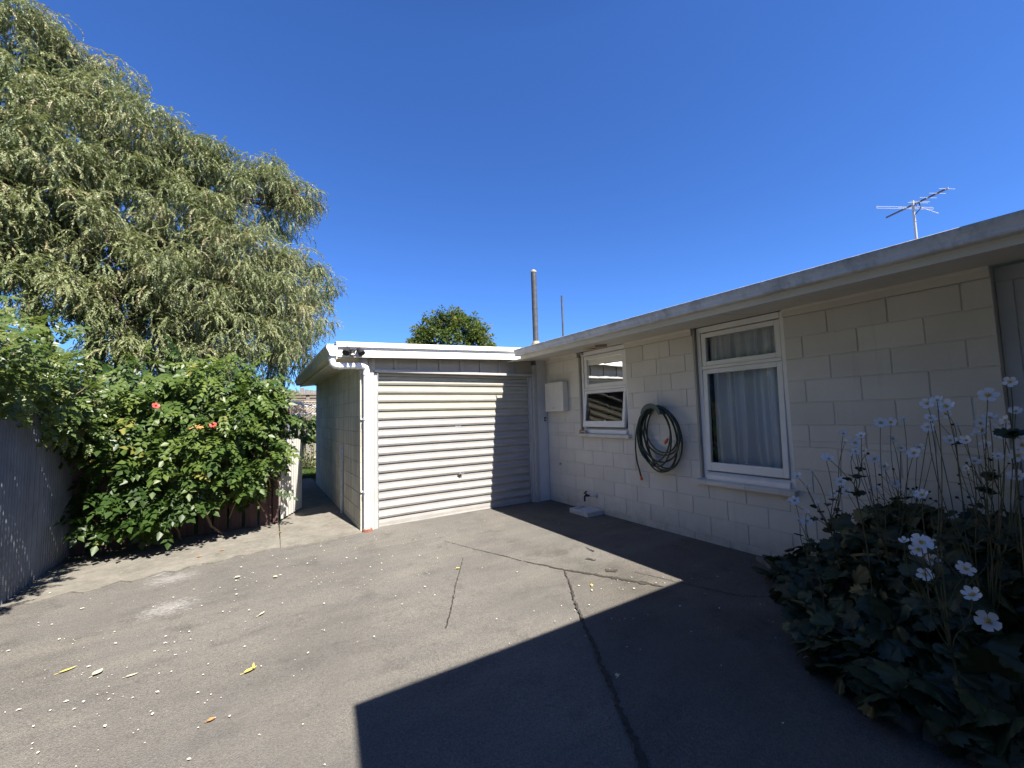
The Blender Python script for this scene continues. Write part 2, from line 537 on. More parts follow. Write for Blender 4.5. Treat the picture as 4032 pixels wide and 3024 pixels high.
        o = bpy.data.objects.new(name, me)
        COL.objects.link(o)
        if parent:
            o.parent = parent
            o.matrix_parent_inverse = parent.matrix_world.inverted()
        return o


def thing(name, label, cat, loc=(0, 0, 0), group=None):
    o = bpy.data.objects.new(name, None)
    o.empty_display_size = .1
    COL.objects.link(o)
    o.matrix_world = Matrix.Translation(loc)
    tag(o, label, cat, group)
    return o


def tag(o, label, cat, group=None):
    o['label'] = label
    o['category'] = cat
    if group:
        o['group'] = group
    return o


def structure(o):
    o['kind'] = 'structure'
    return o


def b1(name, a, b, mat, parent, bev=.003):
    m = MB()
    m.box(a, b, 0, bev)
    return m.build(name, mat, parent)


def scatter(name, tv, tf, pos, rot, scale, tint, mat, parent=None):
    """one mesh from many copies of a small leaf template. rot (N,3,3)."""
    tv = np.asarray(tv, float)
    N, n = len(pos), len(tv)
    v = np.einsum('nij,kj->nki', rot, tv) * np.asarray(scale, float).reshape(N, 1, -1) + np.asarray(pos)[:, None, :]
    return rawmesh(name, v.reshape(-1, 3), np.concatenate([np.asarray([list(f) for f in tf]).reshape(1, len(tf), -1) + (np.arange(N) * n)[:, None, None]]).reshape(-1, len(tf[0])), np.repeat(tint, n), mat, parent)


def rawmesh(name, v, f, tint, mat, parent=None, smooth=False):
    me = bpy.data.meshes.new(name)
    nf, kf = f.shape
    me.vertices.add(len(v))
    me.vertices.foreach_set('co', np.ascontiguousarray(v, dtype=np.float32).ravel())
    me.loops.add(nf * kf)
    me.loops.foreach_set('vertex_index', np.ascontiguousarray(f, dtype=np.int32).ravel())
    me.polygons.add(nf)
    me.polygons.foreach_set('loop_start', np.arange(0, nf * kf, kf, dtype=np.int32))
    if smooth:
        me.polygons.foreach_set('use_smooth', np.ones(nf, dtype=bool))
    me.update(calc_edges=True)
    at = me.attributes.new('tint', 'FLOAT', 'POINT')
    at.data.foreach_set('value', np.ascontiguousarray(tint, dtype=np.float32))
    me.materials.append(mat)
    o = bpy.data.objects.new(name, me)
    COL.objects.link(o)
    if parent:
        o.parent = parent
        o.matrix_parent_inverse = parent.matrix_world.inverted()
    return o


def frames(d, upv, rng, twist=0.0):
    """rotation matrices with local +X along d, local +Z near upv"""
    d = d / np.linalg.norm(d, axis=1, keepdims=True)
    upv = np.broadcast_to(upv, d.shape).astype(float)
    y = np.cross(upv, d)
    ln = np.linalg.norm(y, axis=1, keepdims=True)
    y = np.where(ln < 1e-4, np.array([[0, 1., 0]]), y / np.maximum(ln, 1e-6))
    z = np.cross(d, y)
    a = rng.uniform(-twist, twist, len(d))[:, None]
    y2 = np.cos(a) * y + np.sin(a) * z
    z2 = -np.sin(a) * y + np.cos(a) * z
    return np.stack([d, y2, z2], axis=2)


def unit(n, rng):
    v = rng.normal(size=(n, 3))
    return v / np.linalg.norm(v, axis=1, keepdims=True)


# ------------------------------------------------------------------ block walls
def block_wall(mb, ax, plane, out, u0, u1, z_base, z_top, openings, joint_phase, depth=.19, mi=0):
    """Blocks as chamfered solids on a mortar backing. ax: 0 -> wall in plane x=plane (u=y), 1 -> plane y=plane (u=x).
    out = +-1 direction the face looks. joint_phase(row) -> u of one perpend."""
    zs = [z_base]
    z = .07
    while z < z_top - 1e-6:
        if z > z_base + 1e-6:
            zs.append(z)
        z += .2
    zs.append(z_top)
    P = lambda u, d, z: (plane + out * d, u, z) if ax == 0 else (u, plane + out * d, z)
    gh, gv, dp, ch = .0034, .0048, .0062, .0035
    for r in range(len(zs) - 1):
        za, zb = zs[r], zs[r + 1]
        row = round((zb - .07) / .2) if r < len(zs) - 2 else round((za - .07) / .2) + 1
        # sub rows split at opening heads/sills
        cuts = sorted({za, zb, *[min(max(o[2], za), zb) for o in openings], *[min(max(o[3], za), zb) for o in openings]})
        for ca, cb in zip(cuts[:-1], cuts[1:]):
            if cb - ca < .004:
                continue
            iv = [(u0, u1)]
            for o in openings:
                if o[2] < cb - .002 and o[3] > ca + .002:
                    nv = []
                    for a, b in iv:
                        if o[1] <= a or o[0] >= b:
                            nv.append((a, b)); continue
                        if o[0] > a: nv.append((a, o[0]))
                        if o[1] < b: nv.append((o[1], b))
                    iv = nv
            ph = joint_phase(row)
            for a, b in iv:
                js = [a] + [ph + .4 * q for q in range(-60, 60) if a + .03 < ph + .4 * q < b - .03] + [b]
                for p, q in zip(js[:-1], js[1:]):
                    p2 = p + (gv if p != a else 0)
                    q2 = q - (gv if q != b else 0)
                    a2 = ca + (gh if ca == za else 0)
                    b2 = cb - (gh if cb == zb else 0)
                    jit = random.uniform(-.0008, .0008)
                    vs = [P(p2 + ch, jit, a2 + ch), P(q2 - ch, jit, a2 + ch), P(q2 - ch, jit, b2 - ch), P(p2 + ch, jit, b2 - ch),
                          P(p2, -ch, a2), P(q2, -ch, a2), P(q2, -ch, b2), P(p2, -ch, b2),
                          P(p2, -.03, a2), P(q2, -.03, a2), P(q2, -.03, b2), P(p2, -.03, b2)]
                    mb.add(vs, [(0, 1, 2, 3), (4, 5, 1, 0), (5, 6, 2, 1), (6, 7, 3, 2), (7, 4, 0, 3), (8, 9, 5, 4), (9, 10, 6, 5), (10, 11, 7, 6), (11, 8, 4, 7)], mi)
                # mortar and body behind
                A, B = P(a + .0005, -dp, ca), P(b - .0005, -depth, cb)
                mb.box(A, B, mi)


random.seed(3)
rng = np.random.default_rng(7)

# ================================================================== SETTING
m = MB()
m.add([(-400, -400, -.03), (400, -400, -.03), (400, 400, -.03), (-400, 400, -.03)], [(0, 1, 2, 3)])
structure(m.build('ground', M['lawn']))
# driveway sheet
m = MB()
nx, ny = 40, 60
X = np.linspace(-5.93, 0.02, nx + 1)
Y = np.linspace(-14, 0.30, ny + 1)
vs, fs = [], []
for j in Y:
    for i in X:
        vs.append((i, j, -.002 + .004 * math.sin(i * 1.7 + j * .9)))
for j in range(ny):
    for i in range(nx):
        a = j * (nx + 1) + i
        fs.append((a, a + 1, a + nx + 2, a + nx + 1))
m.add(vs, fs)
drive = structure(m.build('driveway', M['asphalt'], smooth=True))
# concrete border along the back fence and the path beside the garage
m = MB()
def slab(poly, z=.012, zb=-.03, rag=0):
    n = len(poly)
    m.add([(x, y, z) for x, y in poly] + [(x, y, zb) for x, y in poly], [tuple(range(n))] + [(i, i + n, (i + 1) % n + n, (i + 1) % n) for i in range(n)])
e = [(-5.93 + .1 * q, -.55 + .37 * min(1, q / 18) + .045 * math.sin(q * 2.1) + random.uniform(-.03, .03)) for q in range(0, 20)]
slab([(-5.93, 1.2)] + e + [(-3.935, -.17), (-3.90, 1.2)])
slab([(-3.885, 1.2), (-3.925, -.16), (-3.40, -.20), (-3.03, -.10), (-3.03, 1.2)], .010)
slab([(-3.885, 1.21), (-3.03, 1.21), (-3.03, 5.7), (-3.80, 5.7)], .006)
structure(m.build('path', M['path']))

# cracks: ragged moss-filled strips lying in the surface
def crack(m, pts, w, z=.007, jag=.5, step=.02):
    L, Rr = [], []
    for (p, q, wa, wb) in [(pts[i], pts[i + 1], w[i], w[i + 1]) for i in range(len(pts) - 1)]:
        p, q = Vector(p).to_3d(), Vector(q).to_3d()
        d = (q - p)
        nseg = max(2, int(d.length / step))
        nrm = Vector((-d.y, d.x, 0)).normalized()
        for i in range(nseg):
            t = i / nseg
            c_ = p + d * t + nrm * (.004 * math.sin(t * 9 + p.x * 5) + random.uniform(-.004, .004))
            ww = (wa + (wb - wa) * t)
            L.append(c_ + nrm * ww * random.uniform(1 - jag, 1 + jag) * .5)
            Rr.append(c_ - nrm * ww * random.uniform(1 - jag, 1 + jag) * .5)
    vs = [(a.x, a.y, z) for a in L] + [(a.x, a.y, z) for a in Rr]
    n = len(L)
    m.add(vs, [(i, i + 1, n + i + 1, n + i) for i in range(n - 1)])

m = MB()
crack(m, [(-1.942, -2.135), (-1.757, -2.549), (-1.523, -2.953), (-1.392, -3.19), (-1.33, -3.32)], [.008, .022, .045, .04, .004], jag=.85)
crack(m, [(-1.757, -2.549), (-2.165, -3.211), (-2.49, -3.785), (-2.815, -4.371), (-3.2, -5.05)], [.012, .016, .022, .030, .036], z=.009, jag=.8)
crack(m, [(-2.323, -1.065), (-1.942, -2.135)], [.004, .010], jag=.8)
crack(m, [(-2.377, -1.684), (-3.066, -2.893)], [.005, .008], jag=.8)
crack(m, [(-1.30, -2.93), (-1.02, -3.75), (-.62, -4.05)], [.004, .010, .006], jag=.8)
crack(m, [(-1.47, -2.78), (-1.37, -2.86)], [.05, .03], z=.0085, jag=.9)
crack(m, [(-1.40, -2.45), (-1.36, -2.56)], [.035, .02], z=.0085, jag=.9)
crack(m, [(-1.17, -2.16), (-1.22, -2.36)], [.004, .028], z=.0085, jag=.9)
structure(m.build('driveway_crack', M['crack']))

# garden bed at the house wall
BED = [(0.0, -3.40), (-.10, -3.44), (-.25, -3.66), (-.56, -3.93), (-.85, -4.14), (-1.10, -4.30), (-1.34, -4.48), (-1.55, -4.68), (-1.66, -4.92), (-1.62, -5.20), (-1.30, -5.50), (0.0, -5.62)]
m = MB()
m.add([(x, y, .02) for x, y in BED] + [(-.7, -4.9, .10)], [(i, (i + 1) % len(BED), len(BED)) for i in range(len(BED))])
structure(m.build('bed_soil', M['soil']))
m = MB()
kp = BED[1:11]
for (a, b) in zip(kp[:-1], kp[1:]):
    d = Vector((b[0] - a[0], b[1] - a[1]))
    nn = Vector((-d.y, d.x)).normalized() * .055
    for s0, s1 in ((.01, .99),):
        p, q = Vector(a) + d * s0, Vector(a) + d * s1
        hh = .045 + random.uniform(-.008, .008)
        base = [(p.x + nn.x, p.y + nn.y), (q.x + nn.x, q.y + nn.y), (q.x - nn.x, q.y - nn.y), (p.x - nn.x, p.y - nn.y)]
        top = [(x + (sum(v[0] for v in base) / 4 - x) * .12, y + (sum(v[1] for v in base) / 4 - y) * .12) for x, y in base]
        m.add([(x, y, -.02) for x, y in base] + [(x, y, hh - .012) for x, y in base] + [(x, y, hh) for x, y in top],
              [(0, 1, 5, 4), (1, 2, 6, 5), (2, 3, 7, 6), (3, 0, 4, 7), (4, 5, 9, 8), (5, 6, 10, 9), (6, 7, 11, 10), (7, 4, 8, 11), (8, 9, 10, 11)])
tag(m.build('garden_edging', M['bed_kerb']), 'curved low concrete edging round the flower bed', 'garden edging')

# ================================================================== HOUSE
house = thing('house', 'long low house of cream painted concrete blocks with deep eaves', 'house', (3, -4, 0))
random.seed(11)
YJ = lambda i: -.4 * (i + 2.7)
phase = lambda row: YJ(0) if row % 2 == 0 else YJ(.5)   # row index: joint above
SW = (-1.787, -.832, 1.125, 2.345)
BW = (-3.735, -2.788, .675, 2.345)
DR = (-6.05, -5.022, -.02, 2.345)
m = MB()
block_wall(m, 0, 0.0, -1, -9.0, -.005, -.03, 2.345, [SW, BW, DR], lambda row: phase(row))
m.build('wall', M['block'], house)
# the unseen rest of the shell, plain block faces
m = MB()
m.box((.19, 4.72, -.03), (6.0, 4.53, 2.6))
m.box((6.0, 4.72, -.03), (5.81, -9.0, 2.6))
m.box((0.0, 0.02, -.03), (.19, 4.53, 2.34))
m.build('rear_wall', M['block'], house)
# dark rooms behind the openings
m = MB()
m.box((1.3, -4.3, -.02), (1.32, -.1, 2.36))
m.box((.19, -2.36, -.02), (1.3, -2.34, 2.36))
m.box((.19, -4.3, -.02), (1.3, -4.28, 2.36))
m.box((.19, -.12, -.02), (1.3, -.1, 2.36))
m.box((.19, -4.28, -.02), (1.3, -.12, .0))
m.box((.19, -4.28, 2.36), (1.3, -.12, 2.38))
m.build('room_lining', M['dark'], house)
# frieze boards between the openings
for a, b in ((-.005, SW[1]), (SW[0], BW[1]), (BW[0], DR[1])):
    m = MB()
    m.prism([(-.022, 2.272), (-.018, 2.268), (-.002, 2.268), (-.002, 2.352), (-.034, 2.352), (-.034, 2.338), (-.022, 2.322)], 1, a - .002, b + .002)
    m.build('frieze', M['soffit'], house)
# sloped soffit
EX, FZ, WZ = -.80, 2.26, 2.345
m = MB()
m.prism([(.02, WZ + .002), (EX + .018, FZ + .004), (EX + .018, FZ + .016), (.02, WZ + .014)], 1, -9.0, -.004)
sof = m.build('soffit', M['soffit'], house)
for yy in (-1.28, -3.55):
    m = MB()
    m.prism([(-.02, WZ - .0025), (EX + .03, FZ + .002), (EX + .03, FZ + .006), (-.02, WZ + .002)], 1, yy, yy + .006)
    m.build('soffit_joint', M['panel_grey'], sof)
# fascia board and gutter
m = MB()
for a, b in ((-9, -2.742), (-2.738, -.45)):
    m.prism([(EX - .002, FZ - .006), (EX + .016, FZ - .006), (EX + .016, 2.40), (EX - .002, 2.40)], 1, a, b)
fas = m.build('fascia', M['soffit'], house)
gp = [(EX - .003, 2.306), (EX - .050, 2.305), (EX - .064, 2.309), (EX - .071, 2.318), (EX - .073, 2.330), (EX - .068, 2.336), (EX - .071, 2.345),
      (EX - .081, 2.368), (EX - .086, 2.385), (EX - .088, 2.402), (EX - .083, 2.405), (EX - .080, 2.402), (EX - .078, 2.385), (EX - .066, 2.350), (EX - .060, 2.322), (EX - .01, 2.312), (EX - .003, 2.40)]
m = MB()
m.prism(gp, 1, -9.0, -.40)
m.build('gutter', M['gutter'], house)
# low-pitch metal roof
m = MB()
RX = 2.7
rz = lambda x: 2.408 + (x - (EX - .05)) * .098
m.prism([(EX - .068, rz(EX - .068)), (RX, rz(RX)), (6.6, rz(RX) - .36), (6.6, rz(RX) - .372), (RX, rz(RX) - .012), (EX - .068, rz(EX - .068) - .008)], 1, -9.0, -.45)
m.prism([(-.02, rz(-.02)), (RX, rz(RX)), (6.6, rz(RX) - .36), (6.6, rz(RX) - .372), (RX, rz(RX) - .012), (-.02, rz(-.02) - .012)], 1, -.449, 5.2)
roof = m.build('roof', M['roofing'], house)
m = MB()
m.tube([(.51, .98, 2.5), (.51, .98, 4.26)], .055, 20)
m.tube([(.51, .98, 3.50), (.51, .98, 3.53)], .058, 20)
flue = m.build('flue', M['flue'], roof, True)
m = MB()
m.tube([(.51, .98, 2.48), (.51, .98, 2.80), (.51, .98, 2.86)], [.11, .085, .064], 20)
M['flash'] = plain('mottled_flashing', (.30, .26, .20), .7, .1, var=.6, nscale=40)
m.build('flue_flashing', M['flash'], roof, True)
m = MB()
m.tube([(.51, .98, 4.255), (.51, .98, 4.275), (.51, .98, 4.30), (.51, .98, 4.318)], [.060, .060, .045, .012], 20)
m.build('flue_cap', M['flash'], roof, True)
m = MB()
m.tube([(1.21, .98, 2.5), (1.21, .98, 3.87)], .019, 10)
m.build('vent_pipe', M['flue'], roof, True)


def window_frame(parent, y0, y1, z0, z1, x0=.035, x1=.115, w_=.045, head=.06):
    """fixed timber frame in an opening; head board runs up to the soffit"""
    m = MB()
    m.box((x0, y1, z0), (x1, y1 - w_, z1), 0, .003)
    m.box((x0, y0, z0), (x1, y0 + w_, z1), 0, .003)
    m.box((x0 - .004, y0 + w_, z1 - head), (x1, y1 - w_, z1), 0, .003)
    m.prism([(x0 - .035, z0), (x1, z0), (x1, z0 + .075), (x0 + .012, z0 + .075), (x0 - .035, z0 + .045)], 1, y0 + w_, y1 - w_)
    # planted stops giving the stepped look at the jambs
    m.box((x0 + .02, y1 - w_, z0 + .075), (x1 - .01, y1 - w_ - .014, z1 - head), 0, .002)
    m.box((x0 + .02, y0 + w_, z0 + .075), (x1 - .01, y0 + w_ + .014, z1 - head), 0, .002)
    return m.build('window', M['trim_grey'] if False else M['white'], parent)


def sash(parent, y0, y1, z0, z1, x, rail, brail, tilt=0., name='sash'):
    """glazed sash, hinged along the top edge, opened by tilt (radians) towards -x"""
    m = MB()
    t = .042
    m.box((0, y0, 0), (t, y0 + rail, z0 - z1), 0, .003)
    m.box((0, y1 - rail, 0), (t, y1, z0 - z1), 0, .003)
    m.box((0, y0 + rail, 0), (t, y1 - rail, -rail), 0, .003)
    m.box((0, y0 + rail, z0 - z1), (t, y1 - rail, z0 - z1 + brail), 0, .003)
    # rotate about y axis: bottom goes to -x
    ca, sa = math.cos(tilt), math.sin(tilt)
    rotp = lambda p: (x + p[0] * ca + p[2] * sa, p[1], z1 - p[0] * sa + p[2] * ca)
    m.v = [rotp(p) for p in m.v]
    s_ = m.build(name, M['white'], parent)
    g = MB()
    g.add([rotp(p) for p in ((.02, y0 + rail - .004, z0 - z1 + brail - .004), (.02, y1 - rail + .004, z0 - z1 + brail - .004), (.02, y1 - rail + .004, -rail + .004), (.02, y0 + rail - .004, -rail + .004))], [(0, 1, 2, 3)])
    g.build('glass', M['glass'], parent)
    c_ = MB()
    ym = (y0 + y1) / 2
    c_.box((.034, ym - .012, z0 - z1 + brail + .004), (.055, ym + .012, z0 - z1 + brail + .026), 0, .004)
    c_.v = [rotp(p) for p in c_.v]
    c_.build('catch', M['pvc'], parent)


# small awning window
y0, y1, z0, z1 = SW
sw = window_frame(house, y0 + .004, y1 - .030, z0 + .004, z1 - .003)
b1('transom', (.032, y0 + .05, 1.755), (.11, y1 - .08, 1.79), M['white'], sw)
sash(sw, y0 + .052, y1 - .085, 1.792, 2.272, .045, .055, .055)
sash(sw, y0 + .052, y1 - .085, 1.215, 1.752, .040, .045, .085, R(7.5))
# reveal lining board on the far side (dark painted edge and cut-out at the head)
b1('reveal_board', (.0, y1 - .001, z0 + .01), (.11, y1 - .028, 2.27), M['panel_grey'], sw)
b1('stay_block', (-.004, y1 - .10, 2.30), (.03, y1 - .045, 2.335), M['panel_grey'], sw)
# large window
y0, y1, z0, z1 = BW
bw = window_frame(house, y0 + .004, y1 - .026, z0 + .004, z1 - .003)
b1('transom', (.030, y0 + .05, 1.872), (.11, y1 - .075, 1.906), M['white'], bw)
sash(bw, y0 + .052, y1 - .078, 1.908, 2.272, .040, .050, .050)
sash(bw, y0 + .052, y1 - .078, .772, 1.870, .040, .050, .088, R(1.6))
b1('reveal_board', (.0, y1 - .001, z0 + .01), (.11, y1 - .024, 2.335), M['panel_grey'], bw)
# sloping block sills
for nm, (a, b, zt), js in (('sill', (-1.832, -.862 + .03, 1.128), (-1.04, -1.41)), ('sill', (-3.752, -2.775, .678), (-2.90, -3.30))):
    m = MB()
    ed = [a] + sorted(js) + [b]
    for p, q in zip(ed[:-1], ed[1:]):
        m.prism([(-.062, zt - .052), (.06, zt - .052), (.06, zt + .012), (-.056, zt - .010), (-.062, zt - .016)], 1, p + .002, q - .002)
    m.build(nm, M['block'], house)
# front door set back in its recess
m = MB()
m.box((.10, -6.05, 2.245), (.17, -5.022, 2.345), 0, .003)
m.box((.10, -5.10, -.02), (.17, -5.024, 2.245), 0, .003)
m.box((.10, -6.05, -.02), (.17, -5.97, 2.245), 0, .003)
dfr = m.build('door_frame', M['trim_grey'], house)
m = MB()
m.box((.125, -5.97, .0), (.165, -5.10, 2.245))
m.box((.115, -5.97, 1.905), (.125, -5.10, 1.945), 0, .002)
m.box((.117, -5.20, .02), (.125, -5.10, 1.905), 0, .002)
m.box((.117, -5.20, 1.945), (.125, -5.10, 2.245), 0, .002)
dr_ = m.build('door', M['trim_grey'], house)
m = MB()
m.add([(.1165, -5.85, 2.0), (.1165, -5.24, 2.0), (.1165, -5.24, 2.2), (.1165, -5.85, 2.2)], [(0, 1, 2, 3)])
m.build('door_glass', plain('dark_glazing', (.03, .03, .035), .1), dr_)
# soffit vent
m = MB()
sl = (WZ - FZ) / .80
vz = lambda x: WZ + sl * x
fx0, fx1, fy0, fy1 = -.50, -.29, -1.75, -1.53
for (xa, xb, ya, yb) in ((fx0, fx1, fy0, fy0 + .02), (fx0, fx1, fy1 - .02, fy1), (fx0, fx0 + .02, fy0 + .02, fy1 - .02), (fx1 - .02, fx1, fy0 + .02, fy1 - .02)):
    m.prism([(xa, vz(xa) - .030), (xb, vz(xb) - .030), (xb, vz(xb) + .003), (xa, vz(xa) + .003)], 1, ya, yb)
for q in range(6):
    ya = fy0 + .03 + q * .028
    m.prism([(fx0 + .02, vz(fx0) - .014), (fx1 - .02, vz(fx1) - .014), (fx1 - .02, vz(fx1) + .001), (fx0 + .02, vz(fx0) + .001)], 1, ya, ya + .010, 1)
m.build('vent', [plain('aged_vent', (.42, .34, .26), .7), M['dark']], house)
# tall wing of the house behind the camera: its eave throws the big shadow over the drive
wing = MB()
wing.box((-2.9, -6.3, -.03), (-.2, -11.6, 3.05))
wing.box((-.2, -6.3, 2.96), (5.9, -11.6, 3.05))
wing.build('wing_wall', M['block'], house)
wr = MB()
wr.prism([(-5.640, 3.06), (-5.640, 3.20), (-8.9, 5.6), (-12.2, 3.2), (-12.2, 3.06)], 0, -3.455, 6.4)  # unseen ridge pitched up to block sky light from the shaded drive
wr.build('wing_roof', M['roofing'], house)

# net curtain and dark drape behind the large window
cur = thing('curtain', 'white net curtain hanging in folds behind the large window', 'curtain', (.2, -3.25, .8))
def drape(x, ya, yb, za, zb, seed, amp=.022, n=150, gather=0.):
    r_ = random.Random(seed)
    m = MB()
    ph = [r_.uniform(0, 6.28) for _ in range(5)]
    cols = []
    for i in range(n + 1):
        t = i / n
        y = ya + (yb - ya) * t
        xx = x + amp * (math.sin(t * 44 + 2.4 * math.sin(t * 7 + ph[0]) + ph[1]) + .6 * math.sin(t * 23 + ph[2]) + .35 * math.sin(t * 97 + ph[3]))
        cols.append((xx, y))
    nz = 6
    vs = []
    for j in range(nz + 1):
        s_ = j / nz
        for i, (xx, y) in enumerate(cols):
            k_ = .55 + .45 * (1 - s_) if gather else 1
            vs.append((x + (xx - x) * k_, y + .012 * math.sin(s_ * 2 + i * .09) * (1 - s_), za + (zb - za) * s_))
    m.add(vs, [(j * (n + 1) + i, j * (n + 1) + i + 1, (j + 1) * (n + 1) + i + 1, (j + 1) * (n + 1) + i) for j in range(nz) for i in range(n)])
    return m
drape(.145, BW[0] - .02, BW[1] - .125, .74, 1.93, 4, .042).build('lower_net', M['net'], cur, True)
drape(.135, BW[0] - .02, BW[1] - .115, 1.88, 2.235, 9, .030, gather=1).build('upper_net', M['net'], cur, True)
m = MB()
m.tube([(.16, BW[0] - .02, 2.215), (.16, BW[1], 2.215)], .007, 8)
m.build('rod', M['pvc'], cur, True)
drape(.32, BW[0] - .05, BW[1] + .05, .70, 2.3, 14, .03, 120).build('drape', M['curtain_dark'], cur, True)

# ================================================================== GARAGE
gar = thing('garage', 'attached cream block garage with a ribbed roller door and low roof', 'garage', (-1.5, 2.3, 0))
random.seed(21)
GX = -3.03
GZ = -.04
m = MB()
block_wall(m, 0, GX, -1, .0, 4.72, GZ, 2.235, [], lambda row: .2 if row % 2 == 0 else .4)
# front corner return (the thin sunlit pier)
block_wall(m, 1, 0.0, -1, GX + .0, -2.935, GZ, 2.03, [], lambda row: 99.1, depth=.12)
block_wall(m, 1, 4.72, 1, GX, -.02, GZ, 2.235, [], lambda row: .2 if row % 2 == 0 else .4)
m.build('wall', [M['block_old']], gar)
# timber jambs, stepped
m = MB()
m.box((-2.935, .030, GZ), (-2.912, .12, 2.052), 0, .002)
m.box((-2.912, -.030, GZ), (-2.860, .12, 2.050), 0, .003)
m.box((-2.860, .012, GZ), (-2.852, .12, 2.045), 0, .001)
m.box((-2.852, -.006, GZ), (-2.812, .12, 2.040), 0, .003)
m.box((-.330, -.008, GZ), (-.355 + .06, .12, 2.04), 0, .003)
m.box((-.295, -.040, GZ), (-.25, .12, 2.24), 0, .003)
m.box((-.25, -.022, GZ), (-.205, .12, 2.24), 0, .003)
m.box((-2.848, -.030, 2.050), (-.297, .12, 2.086), 0, .003)
m.build('door_frame', plain('grey_jamb_paint', (.40, .395, .38), .5, var=.08, nscale=6), gar)
# painted post between door and house wall
b1('pilaster', (-.203, -.010, GZ), (-.004, .12, 2.335), M['trim_grey'], gar)
# board and batten panel over the door
m = MB()
m.box((-2.935, .012, 2.088), (-.297, .05, 2.30))
for bx in (-2.900, -2.559, -2.235, -1.906, -1.572, -1.242, -.908, -.588):
    m.box((bx - .024, -.012, 2.088), (bx + .024, .012, 2.28), 0, .003)
m.build('cladding_panel', M['panel_grey'], gar)
m = MB()
m.box((-3.03, -.003, 2.034), (-2.937, .12, 2.27), 0, .002)
m.build('corner_board', M['trim_grey'], gar)
# roller door
DY = .075
prof = []
pitch_ = .1188
z = .012
prof.append((0.0, z))
prof.append((-.004, .10 - .052))
zz = .102
for q in range(17):
    b_ = zz + q * pitch_
    if q == 0:
        prof += [(.0, b_ - .004)]
    # from the dark undercut line upward: sharp underside, rib face, small groove, sloping top, flat pan
    prof += [(.018, b_ - .003), (.018, b_ + .003), (-.015, b_ + .005), (-.025, b_ + .030), (-.024, b_ + .036), (-.020, b_ + .039), (-.022, b_ + .043), (-.016, b_ + .054), (-.003, b_ + .066), (.0, b_ + .072), (.0, b_ + pitch_ - .004)]
nxd = 60
m = MB()
vs = []
rd = random.Random(8)
dents = [(rd.uniform(-2.6, -.6), rd.uniform(.15, .5), rd.uniform(.15, .4), rd.uniform(-.006, .007)) for _ in range(7)]
dents += [(rd.uniform(-2.6, -.6), rd.uniform(.5, 1.9), rd.uniform(.1, .3), rd.uniform(-.003, .003)) for _ in range(6)]
for (d_, z) in prof:
    for i in range(nxd + 1):
        x = -2.815 + (2.815 - .325) * i / nxd
        dz = .004 * math.sin(x * 2.1) * (1 if z < 1 else .4)
        off = sum(a * math.exp(-((x - cx) ** 2 + (z - cz) ** 2 * 6) / (s_ * s_)) for cx, cz, s_, a in dents)
        vs.append((x, DY + d_ + off, min(z + dz, 2.10)))
n1 = nxd + 1
m.add(vs, [(j * n1 + i, j * n1 + i + 1, (j + 1) * n1 + i + 1, (j + 1) * n1 + i) for j in range(len(prof) - 1) for i in range(nxd)])
m.box((-2.81, DY - .02, .0), (-.33, DY + .015, .013))
rdoor = m.build('roller_door', M['door'], gar)
m = MB()
m.box((-1.635, DY - .034, .565), (-1.565, DY - .029, .605), 0, .001)
m.tube([(-1.60, DY - .03, .585), (-1.60, DY - .060, .585)], .009, 12)
m.box((-1.630, DY - .068, .580), (-1.555, DY - .057, .590), 0, .003)
m.build('handle', M['steel'], rdoor)
b1('sticker', (-1.655, DY - .0015, 1.275), (-1.56, DY + .004, 1.318), M['sticker'], rdoor, 0)
m = MB()
m.box((-2.9, .5, -.03), (-.2, .52, 2.2))
m.build('lining', M['dark'], gar)
# side guide channels
b1('guide_channel', (-2.812, .03, 0), (-2.79, .11, 2.04), M['galv'], gar, .002)
b1('guide_channel', (-.352, .03, 0), (-.330, .11, 2.04), M['galv'], gar, .002)
# fascia (barge) with metal capping, roof
zb = lambda x: 2.213 + (x + 3.33) * .031
m = MB()
def sloped(m, x0, x1, ya, yb, lo, hi, mi=0):
    m.add([(x0, ya, zb(x0) + lo), (x1, ya, zb(x1) + lo), (x1, yb, zb(x1) + lo), (x0, yb, zb(x0) + lo), (x0, ya, zb(x0) + hi), (x1, ya, zb(x1) + hi), (x1, yb, zb(x1) + hi), (x0, yb, zb(x0) + hi)],
          [(0, 3, 2, 1), (4, 5, 6, 7), (0, 1, 5, 4), (1, 2, 6, 5), (2, 3, 7, 6), (3, 0, 4, 7)], mi)
sloped(m, -3.325, -.03, -.165, -.14, 0, .095)
sloped(m, -3.325, -.03, -.172, -.14, .099, .128)
m.build('fascia', M['barge'], gar)
m = MB()
sloped(m, -3.355, -.03, -.185, -.10, .129, .132)
sloped(m, -3.345, -.03, -.192, -.186, .126, .185)
sloped(m, -3.355, -.03, -.192, -.06, .185, .190)
m.build('barge_capping', M['barge'], gar)
m = MB()
sloped(m, -3.44, -.03, -.06, 4.98, .165, .178)
m.build('roof', M['roofing'], gar)
m = MB()
sloped(m, -3.325, -.03, -.139, .011, .012, .020)
m.build('front_soffit', M['soffit'], gar)
